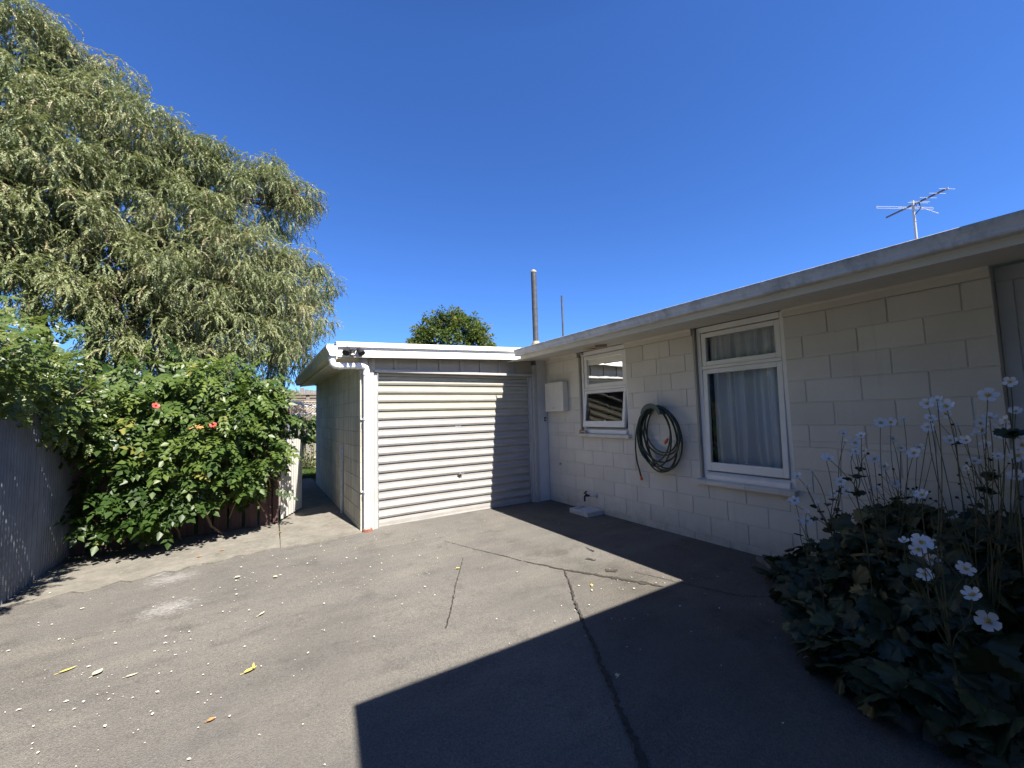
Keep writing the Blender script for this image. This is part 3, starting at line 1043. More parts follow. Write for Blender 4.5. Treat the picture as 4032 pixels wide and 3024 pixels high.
# side eave : soffit, fascia, gutter
m = MB()
m.prism([(GX + .01, 2.232), (-3.322, 2.196), (-3.322, 2.204), (GX + .01, 2.240)], 1, -.138, 4.95)
m.prism([(GX - .003, 2.205), (GX - .024, 2.205), (GX - .024, 2.228), (GX - .003, 2.230)], 1, -.02, 4.72)
m.build('side_soffit', M['soffit'], gar)
b1('side_fascia', (-3.345, -.138, 2.188), (-3.325, 4.96, 2.335), M['soffit'], gar)
gx = -3.347
gpr = [(gx, 2.226), (gx - .055, 2.224), (gx - .070, 2.230), (gx - .078, 2.246), (gx - .080, 2.262), (gx - .088, 2.280), (gx - .098, 2.298), (gx - .108, 2.318), (gx - .112, 2.336), (gx - .108, 2.340),
       (gx - .103, 2.334), (gx - .092, 2.300), (gx - .072, 2.262), (gx - .066, 2.236), (gx, 2.234)]
m = MB()
m.prism(gpr, 1, -.178, 5.0)
for yy in (1.6, 3.3):
    m.prism([(a - .002 if a < gx - .01 else a, b - (.002 if b < 2.3 else -.001)) for a, b in gpr[:10]] + [(gx, 2.33)], 1, yy, yy + .03, caps=True)
m.build('gutter', M['gutter_side'], gar)
# bright stepped end of the gutter seen from the yard
m = MB()
m.prism([(gx + .012, 2.222), (gx - .060, 2.220), (gx - .080, 2.232), (gx - .086, 2.262), (gx - .116, 2.318), (gx - .116, 2.344), (gx + .012, 2.350)], 1, -.186, -.180)
m.build('gutter_end', M['barge'], gar)
# downpipe
m = MB()
path_ = [(-3.386, -.12, 2.225), (-3.386, -.12, 2.165), (-3.380, -.12, 2.128), (-3.355, -.12, 2.108), (-3.32, -.118, 2.104), (-3.06, -.085, 2.118), (-3.005, -.075, 2.118), (-2.975, -.068, 2.100), (-2.963, -.064, 2.065), (-2.963, -.064, 1.95), (-2.963, -.064, .01)]
m.tube(path_, .041, 18)
for t0, t1 in ((path_[3], path_[5]),):
    pass
m.tube([(-3.386, -.12, 2.212), (-3.386, -.12, 2.165)], .0455, 18)
m.tube([(-3.32, -.118, 2.1035), (-3.275, -.112, 2.106)], .045, 18)
m.tube([(-3.105, -.091, 2.1158), (-3.06, -.085, 2.118)], .045, 18)
m.tube([(-2.963, -.064, 2.045), (-2.963, -.064, 2.00)], .045, 18)
dp = m.build('downpipe', M['pvc'], gar, True)
for zc in (1.43, .50):
    m = MB()
    m.tube([(-2.963, -.064, zc - .014), (-2.963, -.064, zc + .014)], .0455, 18)
    m.box((-3.028, -.022, zc - .012), (-2.90, -.008, zc + .012), 0, .002)
    m.build('bracket', M['pvc'], dp)
m = MB()
m.tube([(-2.958, -.066, -.02), (-2.958, -.066, .034), (-2.958, -.066, .04)], [.066, .060, .05], 20)
m.build('pipe_collar', M['terracotta'], dp, True)
# side wall conduit
m = MB()
m.tube([(-3.052, 1.22, .83), (-3.052, 1.22, -.02)], .022, 12)
cond = m.build('conduit', M['grey_plastic'], gar, True)
b1('conduit_box', (-3.032, 1.185, .80), (-3.082, 1.255, 1.045), M['grey_plastic'], cond, .006)

# ================================================================== THINGS ON THE WALLS
# security light
sl_ = thing('security_light', 'black twin spotlight with motion sensor at the garage fascia corner', 'security light', (-3.16, -.17, 2.27))
m = MB()
m.tube([(-3.163, -.166, 2.285), (-3.163, -.205, 2.285), (-3.163, -.215, 2.285)], [.034, .034, .026], 18)
m.tube([(-3.163, -.205, 2.286), (-3.205, -.212, 2.312)], .011, 8)
m.tube([(-3.163, -.205, 2.286), (-3.108, -.212, 2.312)], .011, 8)
m.build('body', M['black_plastic'], sl_, True)
m = MB()
m.ell((-3.163, -.212, 2.250), .030, 16, 10)
m.tube([(-3.163, -.205, 2.275), (-3.163, -.212, 2.248)], .030, 14)
sn = m.build('sensor', M['black_plastic'], sl_, True)
m = MB()
m.ell((-3.163, -.219, 2.243), .0265, 14, 10, 0, (1, 1, .62))
m.build('sensor_lens', M['pvc'], sn, True)
for hx, dx in ((-3.235, -.02), (-3.070, .02)):
    m = MB()
    a = Vector((hx - dx * .9, -.190, 2.330))
    d = Vector((dx * 1.6, -.055, -.075)).normalized()
    m.tube([a, a + d * .02, a + d * .085, a + d * .098], [.026, .036, .044, .045], 18)
    h = m.build('lamp_head', M['black_plastic'], sl_, True)
    m = MB()
    m.tube([a + d * .096, a + d * .0995], .040, 18)
    m.build('lamp_lens', M['dark'], h, True)
# meter box
mb_ = thing('meter_box', 'flat cream meter cupboard on the block wall beside the garage', 'meter box', (-.06, -.34, 1.46))
b1('case', (-.100, -.578, 1.462), (-.008, -.118, 1.922), M['cream'], mb_, .004)
b1('door', (-.118, -.584, 1.457), (-.102, -.112, 1.928), M['cream'], mb_, .004)
m = MB()
m.tube([(-.118, -.335, 1.515), (-.128, -.335, 1.515)], .011, 12)
m.build('latch', M['galv'], mb_, True)
# push button
pb = thing('door_button', 'small black push button plate on the post by the roller door', 'switch', (-.06, -.01, 1.33))
b1('plate', (-.075, -.024, 1.300), (-.045, -.011, 1.372), M['black_plastic'], pb, .003)
m = MB()
m.tube([(-.06, -.024, 1.333), (-.06, -.028, 1.333)], .009, 12)
m.build('button', M['pvc'], pb)
# small knob on the wall
m = MB()
m.tube([(-.006, -.34, .62), (-.04, -.34, .62)], .012, 10)
m.tube([(-.04, -.34, .62), (-.052, -.34, .62)], [.018, .014], 10)
tag(m.build('pipe_stub', M['grey_plastic'], None, True), 'short grey pipe stub sticking out low on the block wall', 'pipe stub')
# tap
tp_ = thing('garden_tap', 'small dark garden tap low on the block wall', 'tap', (-.05, -1.10, .23))
m = MB()
m.tube([(.0, -1.125, .235), (-.045, -1.10, .235), (-.095, -1.06, .232)], [.014, .014, .016], 10)
m.tube([(-.002, -1.126, .235), (-.012, -1.12, .235)], .026, 12)
m.build('pipe', M['galv'], tp_, True)
m = MB()
m.tube([(-.085, -1.068, .233), (-.125, -1.035, .238), (-.14, -1.022, .225), (-.142, -1.02, .185), (-.142, -1.02, .155)], [.016, .017, .015, .012, .013], 10)
m.tube([(-.115, -1.043, .24), (-.130, -1.03, .275)], .010, 8)
m.tube([(-.142, -1.055, .30), (-.128, -1.0, .262)], .009, 8)
m.tube([(-.155, -1.02, .262), (-.112, -1.045, .295)], .008, 8)
m.build('spout', plain('dark_brass', (.03, .028, .025), .4, .6), tp_, True)
# gully trap
gt = thing('gully_trap', 'square concrete gully surround on the ground below the garden tap', 'gully trap', (-.13, -1.04, 0))
m = MB()
gx0, gx1, gy0, gy1, gw, gh = -.300, -.006, -1.25, -.86, .032, .055
m.box((gx0, gy0, -.02), (gx1, gy0 + gw, gh), 0, .006)
m.box((gx0, gy1 - gw, -.02), (gx1, gy1, gh), 0, .006)
m.box((gx0, gy0 + gw, -.02), (gx0 + gw, gy1 - gw, gh - .001), 0, .006)
m.box((gx1 - gw, gy0 + gw, -.02), (gx1, gy1 - gw, gh - .001), 0, .006)
m.build('surround', M['concrete'], gt)
m = MB()
m.box((gx0 + gw + .001, gy0 + gw + .001, .015), (gx1 - gw - .001, gy1 - gw - .001, .032), 0, .003)
m.build('cover', plain('bluish_cover', (.45, .49, .54), .6, var=.15), gt)
# brush on the sill
br = thing('hand_brush', 'small tan scrubbing brush lying on the small window sill', 'brush', (-.03, -.90, 1.14))
m = MB()
m.tube([(-.030, -.845, 1.142), (-.034, -.90, 1.150), (-.04, -.975, 1.150)], [.012, .017, .013], 10)
m.build('handle', M['tan_wood'], br, True)
m = MB()
m.tube([(-.04, -.975, 1.150), (-.042, -1.005, 1.146)], [.018, .021], 10)
m.build('head', M['grey_plastic'], br, True)
m = MB()
m.ell((-.02, -.862, 1.150), .026, 10, 6, 0, (1, 1.2, .8))
m.build('bristles', M['terracotta'], br, True)

# hose on its hanger
hh = thing('hose_hanger', 'curved green hanger fixed to the wall holding the hose', 'hose hanger', (-.06, -2.27, 1.42))
m = MB()
hc = Vector((0, -2.275, 1.335))
arc = [R(a) for a in range(22, 159, 8)]
n = len(arc)
vs = []
for dep_ in (-.012, -.150):
    for rr_ in (.135, .150):
        for a in arc:
            vs.append((dep_, hc.y + rr_ * math.cos(a), hc.z + rr_ * math.sin(a)))
fs = []
for i in range(n - 1):
    fs += [(i, i + 1, 2 * n + i + 1, 2 * n + i), (n + i, 3 * n + i, 3 * n + i + 1, n + i + 1), (i, n + i, n + i + 1, i + 1), (2 * n + i, 2 * n + i + 1, 3 * n + i + 1, 3 * n + i)]
fs += [(0, 2 * n, 3 * n, n), (n - 1, 2 * n - 1, 4 * n - 1, 3 * n - 1)]
m.add(vs, fs)
# front lip
vs = []
for dep_ in (-.150, -.158):
    for rr_ in (.128, .185):
        for a in arc:
            k_ = 1 if rr_ < .15 else .78 + .22 * math.sin(a)
            vs.append((dep_, hc.y + rr_ * k_ * math.cos(a), hc.z + rr_ * k_ * math.sin(a)))
m.add(vs, fs)
m.build('bracket', M['hanger'], hh, True)
hs = thing('garden_hose', 'dark green garden hose coiled on the wall hanger between the windows', 'hose', (-.1, -2.3, .68))
m = MB()
pts = []
rh = random.Random(31)
for loop in range(9):
    a_w = rh.uniform(.22, .30)
    bot = .70 + rh.uniform(0, .30) * (0 if loop in (0, 4) else 1)
    tilt = rh.uniform(-.10, .05)
    xo = -.030 - .013 * loop
    for i in range(36):
        t = 2 * math.pi * i / 36
        cz = (1.495 + bot) / 2
        rzv = (1.495 - bot) / 2
        sy = math.sin(t) * a_w * (1.0 if math.cos(t) < .3 else 1 - .22 * (math.cos(t) - .3))
        pts.append(Vector((xo - .013 * i / 36 - .012 * max(0, -math.cos(t)) , hc.y - .03 + sy + tilt * (1 - math.cos(t)) * .5, cz + rzv * math.cos(t))))
# loose tail
sm = pts[:]
for _ in range(2):
    sm = [pts[0]] + [(sm[i - 1] + sm[i] * 2 + sm[i + 1]) / 4 for i in range(1, len(sm) - 1)] + [pts[-1]]
m.tube(sm, .0098, 8)
tail = [(-.10, -2.16, 1.44), (-.115, -2.08, 1.36), (-.11, -2.00, 1.16), (-.08, -1.952, .95), (-.06, -1.95, .80), (-.05, -1.975, .68), (-.045, -1.992, .60)]
tl_ = []
for i in range(len(tail) - 1):
    for t in np.linspace(0, 1, 6, endpoint=False):
        tl_.append(Vector(tail[i]).lerp(Vector(tail[i + 1]), t))
tl_.append(Vector(tail[-1]))
for _ in range(3):
    tl_ = [tl_[0]] + [(tl_[i - 1] + tl_[i] * 2 + tl_[i + 1]) / 4 for i in range(1, len(tl_) - 1)] + [tl_[-1]]
m.tube(tl_, .0098, 8)
m.build('coil', M['hose'], hs, True)
for a, b in (((-.046, -1.990, .612), (-.042, -1.998, .562)), ((-.135, -2.492, 1.105), (-.140, -2.450, 1.050))):
    m = MB()
    a, b = Vector(a), Vector(b)
    m.tube([a, a.lerp(b, .3), a.lerp(b, .35), b], [.013, .013, .018, .017], 12)
    m.build('connector', M['orange'], hs, True)

# TV aerial on the roof
an = thing('television_aerial', 'thin metal television aerial on a mast above the house roof', 'aerial', (2.4, -4.15, 2.7))
base = Vector((2.45, -4.138, 2.70))
top = Vector((2.45, -4.138, 3.84))
m = MB()
m.tube([base, base.lerp(top, .55)], .017, 10)
m.tube([base.lerp(top, .5), top], .013, 10)
m.build('mast', M['alu'], an, True)
bc = Vector((2.45, -4.138, 3.80))
bd = Vector((.10, -1.0, .0)).normalized()
A0, A1 = bc - bd * .34, bc + bd * .52
A0 = Vector((2.619, -3.847, 3.80)); A1 = Vector((2.316, -4.456, 3.80))
bd = (A1 - A0).normalized()
m = MB()
m.tube([A0, A1], .0115, 8)
m.build('boom', M['boom'], an, True)
perp = Vector((-bd.y, bd.x, 0)).normalized()
def el(t, L, off=0., rr_=.003, d=None):
    m = MB()
    c_ = A0 + (A1 - A0) * t + Vector((0, 0, off))
    d = d or perp
    m.tube([c_ - d * L, c_ + d * L], rr_, 6)
    m.box(c_ - Vector((.014, .014, .006)), c_ + Vector((.014, .014, .010)), 0, .002)
    m.build('element', M['alu'], an)
for t, L in ((.99, .10), (.85, .105), (.71, .11), (.585, .125), (.545, .13), (.37, .12)):
    el(t, L)
m = MB()
c_ = A0 + (A1 - A0) * .335
pd = perp
for s_ in (.0, .022):
    m.tube([c_ - pd * .38 + Vector((0, 0, s_)), c_ + pd * .38 + Vector((0, 0, s_))], .003, 6)
for e_ in (-.38, .38):
    m.tube([c_ + pd * e_, c_ + pd * e_ + Vector((0, 0, .022))], .004, 6)
m.build('folded_dipole', M['alu'], an)
m = MB()
c_ = A0 + (A1 - A0) * .47
m.tube([c_ + Vector((0, 0, .0)), Vector((2.62, -3.975, 3.82))], .004, 6)
m.tube([c_ + Vector((0, 0, .0)), Vector((2.40, -4.35, 3.58))], .004, 6)
m.build('reflector_arm', M['alu'], an)
m = MB()
m.tube([A0 + (A1 - A0) * .56, bc + Vector((-.02, -.07, -.08)), bc + Vector((.0, -.012, -.13))], .005, 6)
m.build('cable', M['black_plastic'], an, True)

# ================================================================== FENCES, GATE
# corrugated steel fence down the left boundary
lf = thing('metal_fence', 'grey corrugated steel boundary fence along the left of the drive', 'fence', (-5.95, -4, 0))
m = MB()
FX = -5.935
ys = np.arange(-13.0, 1.02, .0095)
vs = []
for z in (.01, 1.66):
    for y in ys:
        ph = (y / .052) % 1
        xx = FX + .012 * (1 if .22 < ph < .55 else (-1 if ph > .75 or ph < .02 else 0))
        vs.append((xx, y, z))
n = len(ys)
m.add(vs, [(i, i + 1, n + i + 1, n + i) for i in range(n - 1)])
m.build('sheeting', M['fence_metal'], lf)
m = MB()
m.box((FX - .012, -13, 1.66), (FX + .014, 1.01, 1.695), 0, .004)
for z in (.3, 1.35):
    m.box((FX - .06, -13, z), (FX - .012, 1.01, z + .07))
m.build('rail', M['fence_metal'], lf)

# dark paling fence across the back
bf = thing('paling_fence', 'dark stained paling fence almost buried under the flowering creeper', 'fence', (-4.9, 1.1, 0))
m = MB()
rp = random.Random(4)
x = -5.92
i = 0
FP = lambda x: .93 + (x + 5.92) * .085
while x < -3.94:
    w_ = rp.choice((.10, .14, .15, .15))
    w_ = min(w_, -3.90 - x)
    off = 0.02 * (i % 2)
    y = FP(x) + off
    m.box((x + .004, y, .015 + rp.uniform(0, .02)), (x + w_ - .006, y + .018, 1.45 + rp.uniform(-.03, .03)), 0, .002)
    x += w_ + (.012 if i % 3 else .028)
    i += 1
m.build('boards', M['paling'], bf)
m = MB()
for z in (.3, 1.15):
    m.add([(-5.92, .975, z), (-3.92, 1.15, z), (-3.92, 1.20, z), (-5.92, 1.025, z), (-5.92, .975, z + .09), (-3.92, 1.15, z + .09), (-3.92, 1.20, z + .09), (-5.92, 1.025, z + .09)],
          [(0, 3, 2, 1), (4, 5, 6, 7), (0, 1, 5, 4), (1, 2, 6, 5), (2, 3, 7, 6), (3, 0, 4, 7)])
m.build('rail', M['paling'], bf)
for px in (-5.85, -4.9, -3.97):
    m = MB()
    m.box((px - .045, FP(px) + .10, -.02), (px + .045, FP(px) + .19, 1.45), 0, .004)
    m.build('post', M['paling'], bf)

# pale corrugated gate standing open
gt_ = thing('side_gate', 'pale ribbed steel side gate standing open beside the garage path', 'gate', (-3.88, 1.22, 0))
g0 = Vector((-3.885, 1.225, 0)); g1 = Vector((-3.552, 1.945, 0))
gd = (g1 - g0); gL = gd.length; gd.normalize(); gn = Vector((gd.y, -gd.x, 0))
m = MB()
ns = 81
vs = []
def gtop(s):
    # rounded top far corner
    r_ = .22
    t = max(0, s - (gL - r_)) / r_
    return 1.16 - .10 * s * .2 - (.10 * (1 - math.sqrt(max(0, 1 - t * t))))
for zi in (0, 1):
    for i in range(ns):
        s = gL * i / (ns - 1)
        ph = (s / .088) % 1
        dpt = .012 if ph < .3 else (-.004 if .42 < ph < .88 else .004)
        p = g0 + gd * s + gn * dpt
        vs.append((p.x, p.y, .03 if zi == 0 else gtop(s)))
m.add(vs, [(i, i + 1, ns + i + 1, ns + i) for i in range(ns - 1)])
m.build('sheeting', M['gate_metal'], gt_)
for z in (.15, .95):
    m = MB()
    a, b = g0 - gn * .012, g1 - gn * .012
    a2, b2 = a - gn * .04, b - gn * .04
    m.add([(p.x, p.y, zz_) for zz_ in (z, z + .06) for p in (a, b, b2, a2)], [(0, 3, 2, 1), (4, 5, 6, 7), (0, 1, 5, 4), (1, 2, 6, 5), (2, 3, 7, 6), (3, 0, 4, 7)])
    m.build('frame', M['panel_grey'], gt_)
m = MB()
m.box((-3.935, 1.20, -.02), (-3.895, 1.245, 1.2), 0, .004)
m.build('post', M['panel_grey'], gt_)

# ================================================================== BEHIND THE GARAGE PATH
rf = thing('rear_fence', 'silvery weathered paling fence at the far end of the back lawn', 'fence', (-4, 11.2, 0))
m = MB()
x = -12.0
while x < 6:
    m.box((x, 11.2, 0), (x + .135, 11.22, 2.55 + rp.uniform(-.05, .05)), 0, 0)
    x += .15
m.build('boards', M['old_paling'], rf)
m = MB()
for z in (.5, 1.6):
    m.box((-12, 11.13, z), (6, 11.195, z + .1))
for px in np.arange(-12, 6, 2.4):
    m.box((px, 11.10, 0), (px + .1, 11.195, 2.35))
m.build('rail', M['old_paling'], rf)
# old lean-to frame
pg = thing('timber_pergola', 'weathered timber frame standing against the rear fence', 'pergola', (-3.3, 10.6, 0))
for px in (-5.2, -2.72):
    b1('post', (px, 10.45, 0), (px + .11, 10.56, 2.42), M['old_paling'], pg, .004)
m = MB()
m.box((-5.3, 10.40, 2.30), (-2.3, 10.45, 2.37), 0, .004)
for z in (2.02, 2.13, 2.23):
    m.box((-5.3, 10.90, z), (-2.3, 10.94, z + .045))
m.box((-3.62, 10.42, 1.98), (-3.56, 10.9, 2.40))
m.build('beam', M['old_paling'], pg)
m = MB()
m.box((-5.3, 11.0, 1.6), (-2.3, 11.02, 2.35))
m.build('shade_cloth', plain('dark_brown_board', (.06, .035, .025), .9), pg)
# lattice panel
lt = thing('trellis_panel', 'small diagonal lattice trellis panel seen past the open gate', 'trellis', (-3.1, 9.0, 1.5))
m = MB()
lx0, lx1, lz0, lz1, ly = -3.42, -2.55, 1.52, 1.98, 8.6
for q in range(-8, 16):
    for sgn, yy in ((1, ly), (-1, ly + .012)):
        a = Vector((lx0 + q * .085, yy, lz0)); b = a + Vector((sgn * (lz1 - lz0), 0, lz1 - lz0))
        def clipx(a, b):
            d = b - a
            t0, t1 = 0., 1.
            for lo, s in ((lx0, 1), (lx1, -1)):
                fa, fb = s * (a.x - lo), s * (b.x - lo)
                if fa < 0 and fb < 0: return None
                if fa < 0: t0 = max(t0, fa / (fa - fb))
                if fb < 0: t1 = min(t1, fa / (fa - fb))
            return (a + d * t0, a + d * t1) if t1 > t0 else None
        r_ = clipx(a, b)
        if r_:
            p, qq = r_
            nn = Vector((-(qq - p).z, 0, (qq - p).x)).normalized() * .014
            m.add([p - nn, p + nn, qq + nn, qq - nn, p - nn + Vector((0, .008, 0)), p + nn + Vector((0, .008, 0)), qq + nn + Vector((0, .008, 0)), qq - nn + Vector((0, .008, 0))],
                  [(0, 1, 2, 3), (7, 6, 5, 4), (0, 4, 5, 1), (1, 5, 6, 2), (2, 6, 7, 3), (3, 7, 4, 0)])
m.build('slats', M['lattice'], lt)
m = MB()
m.box((lx0 - .04, ly - .012, lz1), (lx1 + .04, ly + .03, lz1 + .045))
m.box((lx0 - .04, ly - .012, lz0 - .06), (lx1 + .04, ly + .03, lz0))
m.box((lx0 - .04, ly - .011, lz0), (lx0, ly + .029, lz1))
m.box((lx1, ly - .011, lz0), (lx1 + .04, ly + .029, lz1))
m.box((-3.02, ly + .03, 0), (-2.94, ly + .10, lz1 - .1))
m.box((-3.42, ly + .03, 1.30), (-3.0, ly + .06, 1.46))
m.build('frame', M['lattice'], lt)
# clothesline
cl = thing('clothesline', 'white folding clothesline with two arms on a post past the gate', 'clothesline', (-3.55, 7.6, 0))
m = MB()
m.box((-3.46, 7.6, 0), (-3.40, 7.66, 2.02), 0, .004)
m.build('post', M['pvc'], cl)
m = MB()
m.tube([(-3.43, 7.6, 1.98), (-2.2, 7.2, 1.68)], .016, 8)
m.tube([(-3.43, 7.6, 1.98), (-2.5, 6.6, 1.62)], .014, 8)
m.tube([(-3.43, 7.55, 1.60), (-2.2, 7.4, 1.60)], .018, 8)
m.build('arm', M['pvc'], cl, True)


# ================================================================== FOLIAGE
def plume(n_pairs, length, droop, leaf, wid, rng):
    """feathery hanging shoot: narrow leaflets along an arching axis, local +X outwards, -Z down"""
    V, F = [], []
    ax = []
    for i in range(n_pairs + 1):
        t = i / n_pairs
        ang = droop * t
        if i == 0:
            p = np.zeros(3)
        else:
            p = ax[-1][0] + length / n_pairs * np.array([math.cos(ang), 0, -math.sin(ang)])
        ax.append((p, np.array([math.cos(ang), 0, -math.sin(ang)])))
    for i, (p, d) in enumerate(ax):
        t = i / n_pairs
        L = leaf * (.55 + .9 * t * (1 - t) * 2) * rng.uniform(.8, 1.2)
        for s in (-1, 1):
            a = R(rng.uniform(24, 48))
            q = rng.uniform(-.9, .9)
            side = np.array([0, s * math.cos(q), math.sin(q)])
            dv = d * math.cos(a) + side * math.sin(a)
            dv[2] -= .25
            dv /= np.linalg.norm(dv)
            wv_ = np.cross(dv, np.array([rng.uniform(-.5, .5), rng.uniform(-.5, .5), 1.0]))
            wv_ /= np.linalg.norm(wv_)
            o = len(V)
            V += [p, p + dv * L * .45 + wv_ * wid, p + dv * L, p + dv * L * .45 - wv_ * wid]
            F.append((o, o + 1, o + 2, o + 3))
    return np.array(V), F


LOWCROWN = [(-6.96, 3.4, 3.6, 0.43), (-7.45, 3.8, 4.08, 0.45), (-6.6, 3.2, 3.44, 0.36), (-7.49, 3.7, 4.71, 0.5), (-3.25, 5.7, 7.11, 0.40), (-3.92, 5.6, 7.41, 0.45), (-5.92, 3.6, 3.55, 0.59), (-5.36, 3.5, 3.93, 0.66), (-5.63, 3.4, 2.94, 0.47), (-6.43, 3.3, 3.12, 0.33), (-4.74, 3.6, 3.13, 0.64), (-4.08, 4.0, 2.97, 0.56), (-5.1, 3.2, 2.5, 0.44), (-6.15, 3.2, 2.6, 0.33), (-3.46, 4.6, 3.58, 0.57), (-7.53, 3.9, 5.32, 0.59), (-6.83, 3.7, 4.86, 0.61), (-7.4, 3.9, 5.9, 0.6), (-4.8, 4.1, 4.65, 0.73), (-4.17, 4.2, 4.01, 0.77), (-6.23, 3.6, 4.23, 0.55)]
CROWN = [(-8.15, 5.2, 8.55, 0.9), (-7.74, 5.6, 8.79, 0.73), (-7.66, 4.6, 6.9, 1.01), (-7.1, 5.6, 8.42, 0.86), (-6.59, 5.0, 7.23, 1.01), (-5.99, 5.5, 7.23, 1.0), (-7.22, 4.4, 5.66, 0.97), (-5.23, 5.6, 6.98, 0.95), (-6.2, 4.8, 5.76, 1.0), (-4.33, 5.4, 6.62, 0.98), (-3.54, 5.9, 6.76, 0.65), (-5.31, 4.7, 5.35, 0.95), (-6.69, 4.3, 4.56, 0.82), (-7.65, 4.8, 4.81, 0.69), (-5.89, 4.4, 4.2, 0.88), (-4.52, 5.0, 5.01, 1.02), (-3.66, 5.3, 4.81, 0.93), (-2.96, 5.8, 4.89, 0.57), (-5.04, 4.5, 3.79, 0.89), (-4.16, 4.9, 3.57, 0.82), (-3.24, 5.5, 3.89, 0.7), (-6.01, 4.2, 2.92, 0.67), (-5.21, 4.2, 2.71, 0.66), (-4.15, 4.8, 2.64, 0.55), (-3.39, 5.4, 3.01, 0.42), (-8.7, 5.2, 7.33, 1.22), (-8.6, 4.9, 5.52, 1.16), (-8.57, 5.2, 4.28, 0.56), (-7.8, 6.5, 4.94, 0.58), (-6.81, 6.3, 4.23, 0.6), (-5.78, 6.3, 3.82, 0.85), (-4.76, 6.6, 4.57, 1.04), (-7.72, 6.6, 7.67, 1.21), (-6.35, 6.8, 6.88, 1.32)] + LOWCROWN
tree = thing('drooping_tree', 'tall feathery olive green tree with drooping sprays behind the creeper', 'tree', (-6.5, 5.6, 0))
m = MB()
rt_ = random.Random(2)
def limb(a, b, r0, r1, bend=.25, n=7, sides=9):
    a, b = Vector(a), Vector(b)
    mid = Vector((rt_.uniform(-bend, bend), rt_.uniform(-bend, bend), rt_.uniform(0, bend)))
    pts = []
    for i in range(n):
        t = i / (n - 1)
        pts.append(a.lerp(b, t) + mid * (4 * t * (1 - t)) * .6 + Vector((rt_.uniform(-.02, .02), rt_.uniform(-.02, .02), 0)))
    m.tube(pts, [r0 + (r1 - r0) * i / (n - 1) for i in range(n)], sides)
    return pts
trunks = []
trunks.append(limb((-6.9, 5.5, -.05), (-7.0, 5.3, 4.4), .19, .13, .15, 9, 12))
trunks.append(limb((-6.75, 5.6, -.05), (-6.1, 5.3, 4.3), .17, .11, .2, 9, 12))
trunks.append(limb((-7.0, 5.7, -.05), (-7.9, 5.3, 4.6), .15, .10, .2, 9, 10))
trunks.append(limb((-6.6, 5.7, -.05), (-4.9, 5.6, 3.6), .12, .07, .3, 9, 10))
hubs = [trunks[0][-1], trunks[1][-1], trunks[2][-1], trunks[3][-1]]
hub2 = []
for h in hubs[:3]:
    e_ = h + Vector((rt_.uniform(-.4, .4), rt_.uniform(-.2, .3), 1.9))
    limb(h, e_, .10, .06, .25)
    hub2.append(e_)
allh = hubs + hub2
for cx, cy, cz, r_ in CROWN:
    c_ = Vector((cx, cy, cz))
    h = min(allh, key=lambda q: (q - c_).length + (0 if q.z < cz + .3 else 1.2))
    pts = limb(h, c_, .05, .018, .35, 8, 7)
    for q in range(9):
        e_ = c_ + Vector((rt_.gauss(0, .5), rt_.gauss(0, .5), rt_.gauss(.15, .4))) * r_
        limb(pts[rt_.randrange(3, 7)], e_, .014, .005, .2, 5, 4)
m.build('trunk', M['bark'], tree, True)
pos, dirs, sc, tn = [], [], [], []
for bi, (cx, cy, cz, r_) in enumerate(CROWN):
    c_ = np.array([cx, cy, cz])
    back = cy > 6
    nclump = int(132 * r_ ** 2 * (.7 if back else 1.0)) + 16
    bt = rng.uniform(-.10, .12)
    for q in range(nclump):
        u = unit(1, rng)[0]
        if u[2] < -.55 and rng.random() < .6:
            u[2] *= -1
        rad = r_ * (rng.uniform(.25, 1.0) ** .45) * rng.choice((1, 1, 1, 1.12))
        tip = c_ + u * rad * np.array([1, 1, .92])
        if math.sin(tip[0] * 4.1 + 1.2 * math.sin(tip[2] * 2.2)) * math.sin(tip[2] * 4.7 + tip[1] * 1.7 + .6) < -.50: continue
        ct = rng.uniform(.12, .82) + bt
        npl = rng.integers(7, 13)
        hd = rng.uniform(0, 2 * math.pi)
        for p_ in range(npl):
            a = hd + 2 * math.pi * p_ / npl + rng.uniform(-.4, .4)
            d = np.array([math.cos(a), math.sin(a), rng.uniform(-1.1, .40)])
            d = d / np.linalg.norm(d) + .38 * u
            pos.append(tip + d * rng.uniform(0, .10) + rng.normal(0, .03, 3))
            dirs.append(d)
            sc.append(rng.uniform(.65, 1.25))
            tn.append(np.clip(ct + rng.normal(0, .12), 0, 1) if rng.random() > .04 else 1.0)
pos, dirs, sc, tn = map(np.array, (pos, dirs, sc, tn))
rot = frames(dirs, np.array([0, 0, 1.]), rng, .5)
vv, ff, tt = [], [], []
off = 0
kinds = [plume(n_, L_, dr, .046, .0078, rng) for n_, L_, dr in ((13, .22, 1.0), (15, .28, 1.6), (20, .42, 1.9), (14, .25, 1.3))]
pick = rng.integers(0, 4, len(pos))
for ki, (tv, tf) in enumerate(kinds):
    s_ = pick == ki
    N, n = s_.sum(), len(tv)
    v = np.einsum('nij,kj->nki', rot[s_], tv) * sc[s_][:, None, None] + pos[s_][:, None, :]
    vv.append(v.reshape(-1, 3))
    ff.append((np.array(tf)[None] + (np.arange(N) * n)[:, None, None] + off).reshape(-1, 4))
    tt.append(np.clip(np.repeat(tn[s_], n) + rng.normal(0, .05, N * n), 0, 1))
    off += N * n
rawmesh('crown', np.concatenate(vv), np.concatenate(ff), np.concatenate(tt), M['willow'], tree)
print('plumes', len(pos), 'quads', sum(len(f) for f in ff))


